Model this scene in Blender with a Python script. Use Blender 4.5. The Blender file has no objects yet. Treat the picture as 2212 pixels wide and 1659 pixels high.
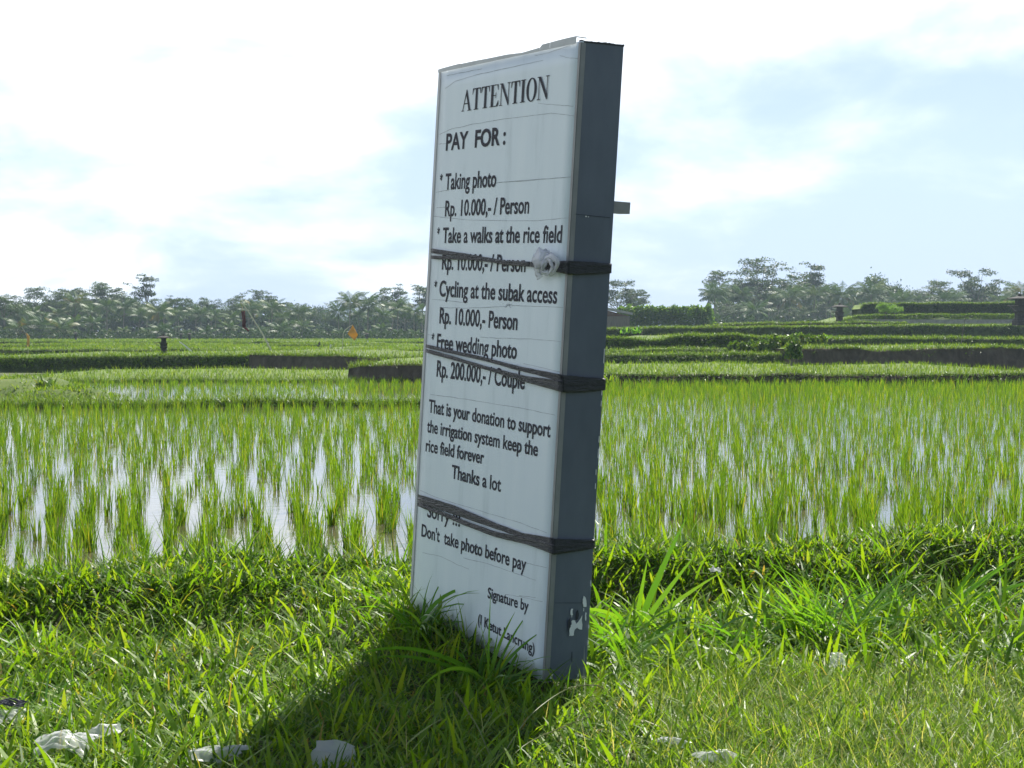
import bpy, math, random
import numpy as np
from mathutils import Vector, Matrix

random.seed(7)
rng = np.random.default_rng(11)
SC = bpy.context.scene
COL = SC.collection
PI = math.pi
F, H, CZ = 1504.0, 335.0, 1.5          # focal length in pixels, horizon row, eye height
PITCH = math.atan((384 - H) / F)

# ------------------------------------------------------------------ camera
cam_d = bpy.data.cameras.new('camera')
cam = bpy.data.objects.new('camera', cam_d); COL.objects.link(cam)
cam_d.sensor_width = 36.0
cam_d.lens = 36.0 * F / 1024.0
cam_d.clip_start = 0.05; cam_d.clip_end = 6000
cam.location = (0, 0, CZ)
cam.rotation_euler = (PI / 2 - PITCH, 0, 0)
SC.camera = cam

# ------------------------------------------------------------------ light
SUN_AZ, SUN_EL = math.radians(19), math.radians(51)      # azimuth from +Y towards +X
sd = Vector((math.sin(SUN_AZ) * math.cos(SUN_EL), math.cos(SUN_AZ) * math.cos(SUN_EL), math.sin(SUN_EL)))
sun_d = bpy.data.lights.new('sun', 'SUN'); sun_d.energy = 5.0; sun_d.angle = math.radians(0.5)
sun_d.color = (1.0, 0.95, 0.86)
sun = bpy.data.objects.new('sun', sun_d); COL.objects.link(sun)
sun.rotation_euler = (-sd).to_track_quat('-Z', 'Y').to_euler()
sun.location = sd * 60

W = bpy.data.worlds.new('World'); SC.world = W; W.use_nodes = True
def build_world():
    nt = W.node_tree; n = nt.nodes; l = nt.links; n.clear()
    def nd(t, **k):
        x = n.new(t)
        for a, b in k.items(): setattr(x, a, b)
        return x
    def mth(op, a, b=None):
        x = nd('ShaderNodeMath', operation=op)
        for i, v in enumerate((a, b)):
            if v is None: continue
            if isinstance(v, (int, float)): x.inputs[i].default_value = v
            else: l.new(v, x.inputs[i])
        return x.outputs[0]
    out = nd('ShaderNodeOutputWorld'); bg = nd('ShaderNodeBackground'); bg.inputs[1].default_value = 0.05
    sky = nd('ShaderNodeTexSky', sky_type='NISHITA'); sky.sun_disc = False
    sky.sun_elevation = SUN_EL; sky.sun_rotation = SUN_AZ
    sky.air_density = 1.0; sky.dust_density = 0.4; sky.ozone_density = 1.5
    tc = nd('ShaderNodeTexCoord'); sep = nd('ShaderNodeSeparateXYZ'); l.new(tc.outputs['Generated'], sep.inputs[0])
    zc = mth('MAXIMUM', sep.outputs[2], 0.0)
    den = mth('ADD', zc, 0.30)
    px = mth('DIVIDE', sep.outputs[0], den); py = mth('DIVIDE', sep.outputs[1], den)
    cmb = nd('ShaderNodeCombineXYZ'); l.new(px, cmb.inputs[0]); l.new(py, cmb.inputs[1])
    n1 = nd('ShaderNodeTexNoise'); n1.inputs['Scale'].default_value = 2.3; n1.inputs['Detail'].default_value = 9
    n1.inputs['Roughness'].default_value = 0.56; n1.inputs['Distortion'].default_value = 0.25
    l.new(cmb.outputs[0], n1.inputs['Vector'])
    n2 = nd('ShaderNodeTexNoise'); n2.inputs['Scale'].default_value = 0.9; n2.inputs['Detail'].default_value = 3
    l.new(cmb.outputs[0], n2.inputs['Vector'])
    # thicker cloud overhead and to the left of the road, clearer low in the right-hand sky
    b1 = mth('MULTIPLY', zc, 1.55); b2 = mth('MULTIPLY', sep.outputs[0], -0.34)
    s = mth('ADD', n1.outputs[0], mth('MULTIPLY', n2.outputs[0], 0.45))
    s = mth('ADD', s, mth('ADD', b1, b2))
    back = mth('MAXIMUM', mth('MULTIPLY', sep.outputs[1], -1.6), 0.0)      # bluer sky behind the road
    s = mth('SUBTRACT', s, mth('ADD', back, mth('MULTIPLY', mth('MAXIMUM', mth('SUBTRACT', zc, 0.27), 0.0), 3.6)))
    mr = nd('ShaderNodeMapRange', interpolation_type='SMOOTHSTEP')
    mr.inputs[1].default_value = 0.74; mr.inputs[2].default_value = 1.14
    mr.inputs[3].default_value = 0.10; mr.inputs[4].default_value = 0.97
    l.new(s, mr.inputs[0])
    mix = nd('ShaderNodeMix', data_type='RGBA'); l.new(mr.outputs[0], mix.inputs[0])
    hz = nd('ShaderNodeMapRange', interpolation_type='SMOOTHSTEP'); l.new(zc, hz.inputs[0])
    hz.inputs[1].default_value = 0.0; hz.inputs[2].default_value = 0.30; hz.inputs[3].default_value = 0.85; hz.inputs[4].default_value = 0.0
    hm = nd('ShaderNodeMix', data_type='RGBA'); l.new(hz.outputs[0], hm.inputs[0])
    l.new(sky.outputs[0], hm.inputs[6]); hm.inputs[7].default_value = (5.0, 6.8, 10.2, 1)
    l.new(hm.outputs[2], mix.inputs[6]); mix.inputs[7].default_value = (15.0, 15.6, 16.4, 1)
    l.new(mix.outputs[2], bg.inputs[0]); l.new(bg.outputs[0], out.inputs[0])
build_world()
VS = SC.view_settings
VS.view_transform = 'Standard'; VS.look = 'None'; VS.exposure = 1.05; VS.gamma = 1.0
SC.render.engine = 'CYCLES'
CY = SC.cycles
CY.max_bounces = 7; CY.diffuse_bounces = 3; CY.glossy_bounces = 3; CY.transmission_bounces = 5
CY.transparent_max_bounces = 8; CY.volume_bounces = 0
CY.use_denoising = True
CY.sample_clamp_indirect = 6.0
try: CY.denoiser = 'OPENIMAGEDENOISE'
except Exception: pass

# ------------------------------------------------------------------ helpers
FW = Vector((0, math.cos(PITCH), -math.sin(PITCH))); UP = Vector((0, math.sin(PITCH), math.cos(PITCH)))
def ray(px, py):                        # direction of the ray through a pixel, scaled so that y = 1
    d = Vector((1, 0, 0)) * ((px - 512) / F) + UP * ((384 - py) / F) + FW
    return d / d.y
K = 1024 / 2212.0
def W2(x, y, D):                        # point at distance D for a position read in the 2212-wide view
    r = ray(x * K, y * K)
    return Vector((r.x * D, D, CZ + r.z * D))
def P1(px, py, D):
    r = ray(px, py); return Vector((r.x * D, D, CZ + r.z * D))
def X_at(px, D): return (px - 512) / F * D

def tag(o, label=None, cat=None, group=None, kind=None):
    if label: o['label'] = label
    if cat: o['category'] = cat
    if group: o['group'] = group
    if kind: o['kind'] = kind
    return o
def empty(name, loc=(0, 0, 0), rz=0.0):
    o = bpy.data.objects.new(name, None); COL.objects.link(o); o.location = loc
    o.rotation_euler = (0, 0, rz); o.empty_display_size = 0.2
    return o
def link(name, me, parent=None):
    o = bpy.data.objects.new(name, me); COL.objects.link(o)
    if parent is not None: o.parent = parent
    return o
def mesh_np(name, V, Q, mats, rnd=None, smooth=False, matidx=None):
    """V (n,3), Q list of int arrays of shape (k,m)"""
    if not isinstance(Q, (list, tuple)): Q = [Q]
    V = np.asarray(V, np.float32)
    me = bpy.data.meshes.new(name)
    me.vertices.add(len(V)); me.vertices.foreach_set('co', V.ravel())
    loops = np.concatenate([q.ravel() for q in Q]).astype(np.int32)
    tot = np.concatenate([np.full(len(q), q.shape[1], np.int32) for q in Q])
    st = np.concatenate([[0], np.cumsum(tot)[:-1]]).astype(np.int32)
    me.loops.add(len(loops)); me.loops.foreach_set('vertex_index', loops)
    me.polygons.add(len(tot)); me.polygons.foreach_set('loop_start', st)
    me.update(calc_edges=True)
    me.polygons.foreach_set('use_smooth', np.full(len(tot), bool(smooth)))
    if matidx is not None: me.polygons.foreach_set('material_index', np.asarray(matidx, np.int32))
    if rnd is not None:
        a = me.attributes.new('rnd', 'FLOAT', 'POINT'); a.data.foreach_set('value', np.asarray(rnd, np.float32))
    for m in (mats if isinstance(mats, (list, tuple)) else [mats]): me.materials.append(m)
    me.validate(); me.update()
    return me
class MB:                               # collects simple shapes into one mesh
    def __init__(s): s.v = []; s.f = []; s.mi = []; s.cur = 0
    def poly(s, pts):
        b = len(s.v); s.v += [tuple(p) for p in pts]; s.f.append(list(range(b, b + len(pts)))); s.mi.append(s.cur)
    def box(s, lo, hi):
        x0, y0, z0 = lo; x1, y1, z1 = hi
        s.hexa([(x0, y0, z0), (x1, y0, z0), (x1, y1, z0), (x0, y1, z0), (x0, y0, z1), (x1, y0, z1), (x1, y1, z1), (x0, y1, z1)])
    def hexa(s, p):
        b = len(s.v); s.v += [tuple(q) for q in p]
        for f in ((0, 3, 2, 1), (4, 5, 6, 7), (0, 1, 5, 4), (1, 2, 6, 5), (2, 3, 7, 6), (3, 0, 4, 7)):
            s.f.append([b + i for i in f]); s.mi.append(s.cur)
    def tube(s, pts, rad, n=6, cap=True):
        pts = [Vector(p) for p in pts]; b = len(s.v)
        ref = Vector((0.3, 0.9, 0.2)).normalized()
        for i, p in enumerate(pts):
            t = (pts[min(i + 1, len(pts) - 1)] - pts[max(i - 1, 0)]).normalized()
            a = t.cross(ref)
            if a.length < 1e-3: a = t.cross(Vector((1, 0, 0)))
            a.normalize(); c = t.cross(a)
            r = rad[i] if isinstance(rad, (list, tuple)) else rad
            for k in range(n):
                g = 2 * PI * k / n
                s.v.append(tuple(p + a * (r * math.cos(g)) + c * (r * math.sin(g))))
        for i in range(len(pts) - 1):
            for k in range(n):
                k2 = (k + 1) % n
                s.f.append([b + i * n + k, b + i * n + k2, b + (i + 1) * n + k2, b + (i + 1) * n + k]); s.mi.append(s.cur)
        if cap:
            s.f.append([b + k for k in range(n)][::-1]); s.mi.append(s.cur)
            e = b + (len(pts) - 1) * n
            s.f.append([e + k for k in range(n)]); s.mi.append(s.cur)
    def loft(s, secs, n=4, rot=PI / 4):   # (z, half width) square sections
        b = len(s.v)
        for z, r in secs:
            for k in range(n):
                g = rot + 2 * PI * k / n
                q = r * (math.sqrt(2) if n == 4 else 1)
                s.v.append((q * math.cos(g), q * math.sin(g), z))
        for i in range(len(secs) - 1):
            for k in range(n):
                k2 = (k + 1) % n
                s.f.append([b + i * n + k, b + i * n + k2, b + (i + 1) * n + k2, b + (i + 1) * n + k]); s.mi.append(s.cur)
        s.f.append([b + k for k in range(n)][::-1]); s.mi.append(s.cur)
        e = b + (len(secs) - 1) * n; s.f.append([e + k for k in range(n)]); s.mi.append(s.cur)
    def mesh(s, name, mats, smooth=False):
        me = bpy.data.meshes.new(name); me.from_pydata(s.v, [], s.f)
        for m in (mats if isinstance(mats, (list, tuple)) else [mats]): me.materials.append(m)
        for p, i in zip(me.polygons, s.mi): p.material_index = i; p.use_smooth = smooth
        me.update(); return me
    def build(s, name, mats, parent=None, smooth=False): return link(name, s.mesh(name, mats, smooth), parent)

def vnoise(x, y, s=1.0, seed=0):         # cheap smooth value noise on arrays
    x = np.asarray(x, float) * s + seed * 17.3; y = np.asarray(y, float) * s + seed * 5.7
    xi = np.floor(x).astype(np.int64); yi = np.floor(y).astype(np.int64)
    fx = x - xi; fy = y - yi; fx = fx * fx * (3 - 2 * fx); fy = fy * fy * (3 - 2 * fy)
    def h(a, b):
        v = np.sin(a * 127.1 + b * 311.7 + seed * 74.7) * 43758.5453
        return v - np.floor(v)
    return (h(xi, yi) * (1 - fx) + h(xi + 1, yi) * fx) * (1 - fy) + (h(xi, yi + 1) * (1 - fx) + h(xi + 1, yi + 1) * fx) * fy

# ------------------------------------------------------------------ materials
def newmat(name):
    m = bpy.data.materials.new(name); m.use_nodes = True
    nt = m.node_tree; return m, nt, nt.nodes, nt.links, nt.nodes['Principled BSDF']
def ramp(n, stops):
    r = n.new('ShaderNodeValToRGB'); e = r.color_ramp.elements
    while len(e) < len(stops): e.new(0.5)
    for x, (p, c) in zip(e, stops): x.position = p; x.color = (*c, 1)
    return r
def leafmat(name, stops, trans=0.38, tcol=(1.5, 1.35, 0.5), rough=0.42, spec=0.4, attr=True, objrand=False):
    m, nt, n, l, b = newmat(name)
    if objrand: src = n.new('ShaderNodeObjectInfo').outputs['Random']
    if attr:
        a = n.new('ShaderNodeAttribute'); a.attribute_name = 'rnd'; src2 = a.outputs['Fac']
        if objrand:
            ad = n.new('ShaderNodeMath'); ad.operation = 'ADD'; l.new(src2, ad.inputs[0])
            sb = n.new('ShaderNodeMath'); sb.operation = 'MULTIPLY_ADD'; l.new(src, sb.inputs[0]); sb.inputs[1].default_value = 0.5; sb.inputs[2].default_value = -0.25
            l.new(sb.outputs[0], ad.inputs[1]); src = ad.outputs[0]
        else: src = src2
    r = ramp(n, stops); l.new(src, r.inputs[0])
    l.new(r.outputs[0], b.inputs['Base Color'])
    b.inputs['Roughness'].default_value = rough; b.inputs['Specular IOR Level'].default_value = spec
    tr = n.new('ShaderNodeBsdfTranslucent')
    mu = n.new('ShaderNodeMix'); mu.data_type = 'RGBA'; mu.blend_type = 'MULTIPLY'; mu.inputs[0].default_value = 1
    mu.clamp_result = False
    l.new(r.outputs[0], mu.inputs[6]); mu.inputs[7].default_value = (*tcol, 1); l.new(mu.outputs[2], tr.inputs[0])
    mx = n.new('ShaderNodeMixShader'); mx.inputs[0].default_value = trans
    l.new(b.outputs[0], mx.inputs[1]); l.new(tr.outputs[0], mx.inputs[2])
    l.new(mx.outputs[0], n['Material Output'].inputs[0])
    return m
def surf(name, stops, scale=6.0, rough=0.85, detail=6, bump=0.0, stretch=(1, 1, 1), spec=0.3, bscale=None):
    m, nt, n, l, b = newmat(name)
    tc = n.new('ShaderNodeTexCoord'); mp = n.new('ShaderNodeMapping'); mp.inputs['Scale'].default_value = stretch
    l.new(tc.outputs['Object'], mp.inputs[0])
    nz = n.new('ShaderNodeTexNoise'); nz.inputs['Scale'].default_value = scale; nz.inputs['Detail'].default_value = detail
    nz.inputs['Roughness'].default_value = 0.6
    l.new(mp.outputs[0], nz.inputs['Vector'])
    r = ramp(n, stops); l.new(nz.outputs[0], r.inputs[0]); l.new(r.outputs[0], b.inputs['Base Color'])
    b.inputs['Roughness'].default_value = rough; b.inputs['Specular IOR Level'].default_value = spec
    if bump:
        nb = n.new('ShaderNodeTexNoise'); nb.inputs['Scale'].default_value = bscale or scale * 3; nb.inputs['Detail'].default_value = 5
        l.new(mp.outputs[0], nb.inputs['Vector'])
        bp = n.new('ShaderNodeBump'); bp.inputs['Strength'].default_value = bump; bp.inputs['Distance'].default_value = 0.05
        l.new(nb.outputs[0], bp.inputs['Height']); l.new(bp.outputs[0], b.inputs['Normal'])
    return m

M = {}
M['verge_leaf'] = leafmat('carpet_grass', [(0, (.036, .10, .009)), (.4, (.088, .20, .012)), (.86, (.165, .275, .014)), (.96, (.19, .26, .03)), (1, (.26, .20, .07))], trans=.55, spec=.28, rough=.42)
M['dry_leaf'] = leafmat('roadside_grass', [(0, (.09, .19, .016)), (.6, (.16, .27, .03)), (.88, (.27, .34, .09)), (1, (.44, .42, .27))], trans=.5, spec=.3)
M['broad_leaf'] = leafmat('broad_blade', [(0, (.05, .15, .016)), (.6, (.10, .26, .02)), (1, (.16, .32, .03))], trans=.54, spec=.5, rough=.32)
M['rice'] = leafmat('rice_leaf', [(0, (.042, .115, .010)), (.5, (.092, .20, .012)), (.92, (.165, .265, .016)), (1, (.26, .26, .04))], trans=.54, spec=.2)
M['far_rice'] = leafmat('terrace_rice_leaf', [(0, (.06, .14, .012)), (.6, (.12, .21, .016)), (1, (.18, .25, .028))], trans=.5, spec=.12)
M['bank_leaf'] = leafmat('bank_plants', [(0, (.032, .08, .011)), (.5, (.068, .15, .016)), (.9, (.13, .21, .022)), (1, (.16, .17, .045))], trans=.4, spec=.15)
M['palm'] = leafmat('palm_leaf', [(0, (.03, .075, .018)), (.6, (.055, .115, .026)), (.9, (.09, .135, .034)), (1, (.16, .135, .05))], trans=.24, spec=.25, rough=.5, objrand=True)
M['albizia'] = leafmat('feathery_leaf', [(0, (.022, .05, .017)), (.6, (.038, .08, .022)), (1, (.06, .11, .03))], trans=.34, spec=.15, objrand=True)
M['broad'] = leafmat('tree_leaf', [(0, (.02, .046, .012)), (.6, (.036, .078, .017)), (1, (.07, .12, .026))], trans=.34, spec=.15, objrand=True)
M['hedge'] = leafmat('hedge_leaf', [(0, (.045, .11, .014)), (.6, (.09, .20, .022)), (1, (.18, .29, .035))], trans=.48, spec=.2)
M['young'] = leafmat('young_tree_leaf', [(0, (.09, .22, .02)), (1, (.16, .30, .04))], trans=.45, spec=.3)
M['bark'] = surf('bark', [(.3, (.10, .085, .065)), (.7, (.24, .21, .17))], 3, .9)
M['soil'] = surf('dark_soil', [(.3, (.022, .017, .012)), (.55, (.05, .038, .025)), (.75, (.085, .07, .04))], 5, .95, bump=.5)
M['turf'] = surf('turf', [(.3, (.03, .045, .012)), (.5, (.06, .085, .02)), (.62, (.09, .08, .04)), (.75, (.15, .12, .075))], 9, .95, bump=.6)
M['terrace_top'] = surf('terrace_top', [(.3, (.05, .085, .015)), (.6, (.09, .13, .025)), (.75, (.12, .12, .04))], 1.3, .95)
M['earth'] = surf('cut_earth', [(.3, (.055, .042, .030)), (.55, (.095, .075, .055)), (.8, (.14, .12, .09))], 1.6, .95, bump=.8, stretch=(2.5, 2.5, .5), bscale=5)
M['earth_green'] = surf('overgrown_bank', [(.3, (.028, .036, .012)), (.5, (.05, .072, .018)), (.8, (.08, .11, .03))], 3, .95, bump=.8)
M['stone'] = surf('lava_stone', [(.3, (.025, .024, .024)), (.7, (.075, .07, .066))], 8, .9, bump=.6)
M['concrete'] = surf('concrete', [(.3, (.22, .21, .2)), (.7, (.38, .37, .35))], 4, .85)
M['wood'] = surf('old_planks', [(.3, (.13, .11, .09)), (.7, (.26, .22, .18))], 3, .85, stretch=(6, 6, .4))
M['rooftile'] = surf('old_tiles', [(.3, (.09, .045, .035)), (.7, (.16, .085, .065))], 6, .85)
M['bamboo'] = surf('bamboo', [(.3, (.45, .41, .30)), (.7, (.62, .57, .43))], 4, .6)
M['maroon'] = leafmat('maroon_cloth', [(0, (.10, .022, .018)), (1, (.14, .03, .025))], trans=.25, tcol=(1, 1, 1), attr=False, objrand=True, spec=.1)
M['gold'] = leafmat('golden_cloth', [(0, (.55, .33, .05)), (1, (.62, .38, .07))], trans=.4, tcol=(1, 1, .9), attr=False, objrand=True, spec=.3)
M['straw'] = leafmat('straw', [(0, (.5, .36, .10)), (1, (.6, .42, .13))], trans=.35, tcol=(1, 1, 1), attr=False, objrand=True)
M['whitepaint'] = surf('white_paint', [(.3, (.6, .6, .58)), (.7, (.75, .75, .72))], 5, .6)

def sheet_plastic(name, col, trans, alpha=1.0):
    m, nt, n, l, b = newmat(name)
    b.inputs['Base Color'].default_value = (*col, 1); b.inputs['Roughness'].default_value = .25
    b.inputs['Specular IOR Level'].default_value = .5
    tr = n.new('ShaderNodeBsdfTranslucent'); tr.inputs[0].default_value = (*[min(1, c * 1.1) for c in col], 1)
    mx = n.new('ShaderNodeMixShader'); mx.inputs[0].default_value = trans
    l.new(b.outputs[0], mx.inputs[1]); l.new(tr.outputs[0], mx.inputs[2])
    o = mx.outputs[0]
    if alpha < 1:
        tp = n.new('ShaderNodeBsdfTransparent'); m2 = n.new('ShaderNodeMixShader'); m2.inputs[0].default_value = alpha
        l.new(tp.outputs[0], m2.inputs[1]); l.new(o, m2.inputs[2]); o = m2.outputs[0]
    l.new(o, n['Material Output'].inputs[0])
    return m
M['plastic'] = sheet_plastic('milky_plastic', (.70, .72, .74), .5, .62)
M['bag'] = sheet_plastic('clear_bag', (.80, .80, .86), .4, .72)
M['black_plastic'] = sheet_plastic('black_plastic', (.02, .02, .025), .05)

def water_mat():
    m, nt, n, l, b = newmat('muddy_water')
    tc = n.new('ShaderNodeTexCoord')
    nz = n.new('ShaderNodeTexNoise'); nz.inputs['Scale'].default_value = .9; nz.inputs['Detail'].default_value = 4
    l.new(tc.outputs['Object'], nz.inputs['Vector'])
    r = ramp(n, [(.3, (.05, .044, .028)), (.7, (.10, .088, .058))]); l.new(nz.outputs[0], r.inputs[0]); l.new(r.outputs[0], b.inputs['Base Color'])
    b.inputs['Roughness'].default_value = .04; b.inputs['IOR'].default_value = 1.5; b.inputs['Specular IOR Level'].default_value = .7
    n2 = n.new('ShaderNodeTexNoise'); n2.inputs['Scale'].default_value = 7; n2.inputs['Detail'].default_value = 3
    l.new(tc.outputs['Object'], n2.inputs['Vector'])
    bp = n.new('ShaderNodeBump'); bp.inputs['Strength'].default_value = .06; bp.inputs['Distance'].default_value = .05
    l.new(n2.outputs[0], bp.inputs['Height']); l.new(bp.outputs[0], b.inputs['Normal'])
    return m
M['water'] = water_mat()

# ------------------------------------------------------------------ blades
def blades(R, h, w, az, lean, curl, S=3, leaf=False, twist=0.0, face=0.0):
    N = len(R); R = np.asarray(R, float)
    h = np.broadcast_to(np.asarray(h, float), (N,)); w = np.broadcast_to(np.asarray(w, float), (N,))
    az = np.broadcast_to(np.asarray(az, float), (N,)); lean = np.broadcast_to(np.asarray(lean, float), (N,)); curl = np.broadcast_to(np.asarray(curl, float), (N,))
    t = np.linspace(0, 1, S + 1); tm = (t[:-1] + t[1:]) / 2
    th = lean[:, None] + curl[:, None] * tm[None]
    ds = (h / S)[:, None]
    hor = np.concatenate([np.zeros((N, 1)), np.cumsum(np.sin(th) * ds, 1)], 1)
    ver = np.concatenate([np.zeros((N, 1)), np.cumsum(np.cos(th) * ds, 1)], 1)
    if leaf: prof = np.minimum(1, t * 2.6 + .35) * (1 - t ** 2.4) + .03
    else: prof = np.minimum(1, t * 3 + .6) * (1 - t ** 1.5) + .05
    c = np.stack([R[:, None, 0] + hor * np.cos(az)[:, None], R[:, None, 1] + hor * np.sin(az)[:, None], R[:, None, 2] + ver], 2)
    ta = az + PI / 2 + twist * (rng.random(N) - .5) * 2
    sv = np.stack([np.cos(ta), np.sin(ta), 0.5 * twist * (rng.random(N) - .5)], 1)
    sv = np.repeat(sv[:, None, :], S + 1, 1)
    if face:                              # a blade turned so that its flat shows sideways
        tk = lean[:, None] + curl[:, None] * t[None]
        nv = np.stack([-np.cos(tk) * np.cos(az)[:, None], -np.cos(tk) * np.sin(az)[:, None], np.sin(tk)], 2)
        sv = sv * (1 - face) + nv * face
    off = sv * (w[:, None] * prof[None] * .5)[:, :, None]
    V = np.stack([c - off, c + off], 2).reshape(N, 2 * (S + 1), 3)
    k = np.arange(S); q = np.stack([2 * k, 2 * k + 1, 2 * k + 3, 2 * k + 2], 1)
    Q = (np.arange(N)[:, None, None] * (2 * (S + 1)) + q[None]).reshape(-1, 4)
    return V.reshape(-1, 3), Q, 2 * (S + 1)
class BL:                               # collects many batches of blades into one mesh
    def __init__(s): s.V = []; s.Q = []; s.r = []; s.n = 0
    def add(s, R, h, w, az, lean, curl, S=3, leaf=False, twist=.3, rnd=None, face=0.0):
        if len(R) == 0: return
        V, Q, k = blades(R, h, w, az, lean, curl, S, leaf, twist, face)
        s.V.append(V); s.Q.append(Q + s.n); s.n += len(V)
        if rnd is None: rnd = rng.random(len(R))
        s.r.append(np.repeat(rnd, k))
    def quads(s, C, size, tilt=1.0, asp=.5, rnd=None):   # loose leaf faces, random orientation
        N = len(C); C = np.asarray(C, float); size = np.broadcast_to(size, (N,))
        a = rng.normal(size=(N, 3)); a[:, 2] *= tilt; a /= np.linalg.norm(a, axis=1)[:, None] + 1e-9
        b = rng.normal(size=(N, 3)); b[:, 2] *= tilt; b -= (b * a).sum(1)[:, None] * a; b /= np.linalg.norm(b, axis=1)[:, None] + 1e-9
        a = a * size[:, None] * .5; b = b * (size * asp)[:, None] * .5
        V = np.stack([C - a, C + b, C + a, C - b], 1).reshape(-1, 3)
        Q = np.arange(4 * N).reshape(-1, 4)
        s.V.append(V); s.Q.append(Q + s.n); s.n += len(V)
        s.r.append(np.repeat(rng.random(N) if rnd is None else rnd, 4))
    def mesh(s, name, mat): return mesh_np(name, np.concatenate(s.V), np.concatenate(s.Q), mat, np.concatenate(s.r), smooth=False)
    def build(s, name, mat, parent=None): return link(name, s.mesh(name, mat), parent)
U = lambda a, b, n: a + (b - a) * rng.random(n)

# ------------------------------------------------------------------ the ground
g = MB(); g.poly([(-3000, -200, -.3), (3000, -200, -.3), (3000, 5000, -.3), (-3000, 5000, -.3)])
tag(g.build('ground', M['turf']), kind='structure')

def bund_base(x): return 8.02 + .26 * x + .13 * np.sin(x * 2.1) + .10 * np.sin(x * 4.9 + 1.3)
def bund_top(x): return bund_base(x) + .5 + .08 * np.sin(x * 3.7 + 1)
def bund_end(x): return 8.99 + .187 * x + .07 * np.sin(x * 2.9)
def sst(t): t = np.clip(t, 0, 1); return t * t * (3 - 2 * t)
def gz(x, y):                           # height of the grass verge and its bund
    x = np.asarray(x, float); y = np.asarray(y, float)
    z = .05 * (vnoise(x, y, 1.3, 1) - .5) + .03 * (vnoise(x, y, 4, 2) - .5)
    up = sst((y - bund_base(x)) / (bund_top(x) - bund_base(x)))
    z = z + up * (.13 + .028 * np.clip(x, 0, 4) + .12 * (vnoise(x, y, 1.6, 3) - .5))
    # the heap of earth the far corner of the board stands in
    dx, dy = x - .138, y - 6.18; u = np.clip((-dx * .506 + dy * .8625) / 1.262, 0, 1.25)
    d2 = (x - (.138 - .638 * u)) ** 2 + (y - (6.18 + 1.088 * u)) ** 2
    z = z + (.04 + .15 * u) * sst((u - .12) / .35) * np.exp(-d2 / .11)
    # a shallow hollow along the foot of the bund
    z = z - .05 * np.exp(-((y - bund_base(x) + .12) / .18) ** 2)
    dn = sst((y - bund_end(x)) / .45)
    return z - dn * .52
def verge():
    xs = np.arange(-14, 14.01, .07); ys = np.concatenate([np.arange(-6, 3.5, .5), np.arange(3.5, 12.6, .07)])
    X, Y = np.meshgrid(xs, ys); Z = gz(X, Y)
    V = np.stack([X, Y, Z], 2).reshape(-1, 3); nx = len(xs)
    i, j = np.meshgrid(np.arange(nx - 1), np.arange(len(ys) - 1)); a = (j * nx + i).ravel()
    Q = np.stack([a, a + 1, a + nx + 1, a + nx], 1)
    tag(link('verge', mesh_np('verge', V, Q, M['turf'], smooth=True)), kind='structure')
verge()

# water of the flooded fields, each level a sheet of its own
def water(name, pts, z):
    m = MB(); m.poly([(x, y, z) for x, y in pts]); return tag(m.build(name, M['water']), kind='structure')
water('paddy_water', [(-13.5, 6.62), (13.5, 11.7), (40, 11.7), (40, 46), (-1, 46), (-1, 31), (-40, 31), (-40, 6.62)], .05)
water('paddy_water', [(-40, 31), (-1, 31), (-1, 45.5), (-40, 45.5)], .10)

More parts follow.
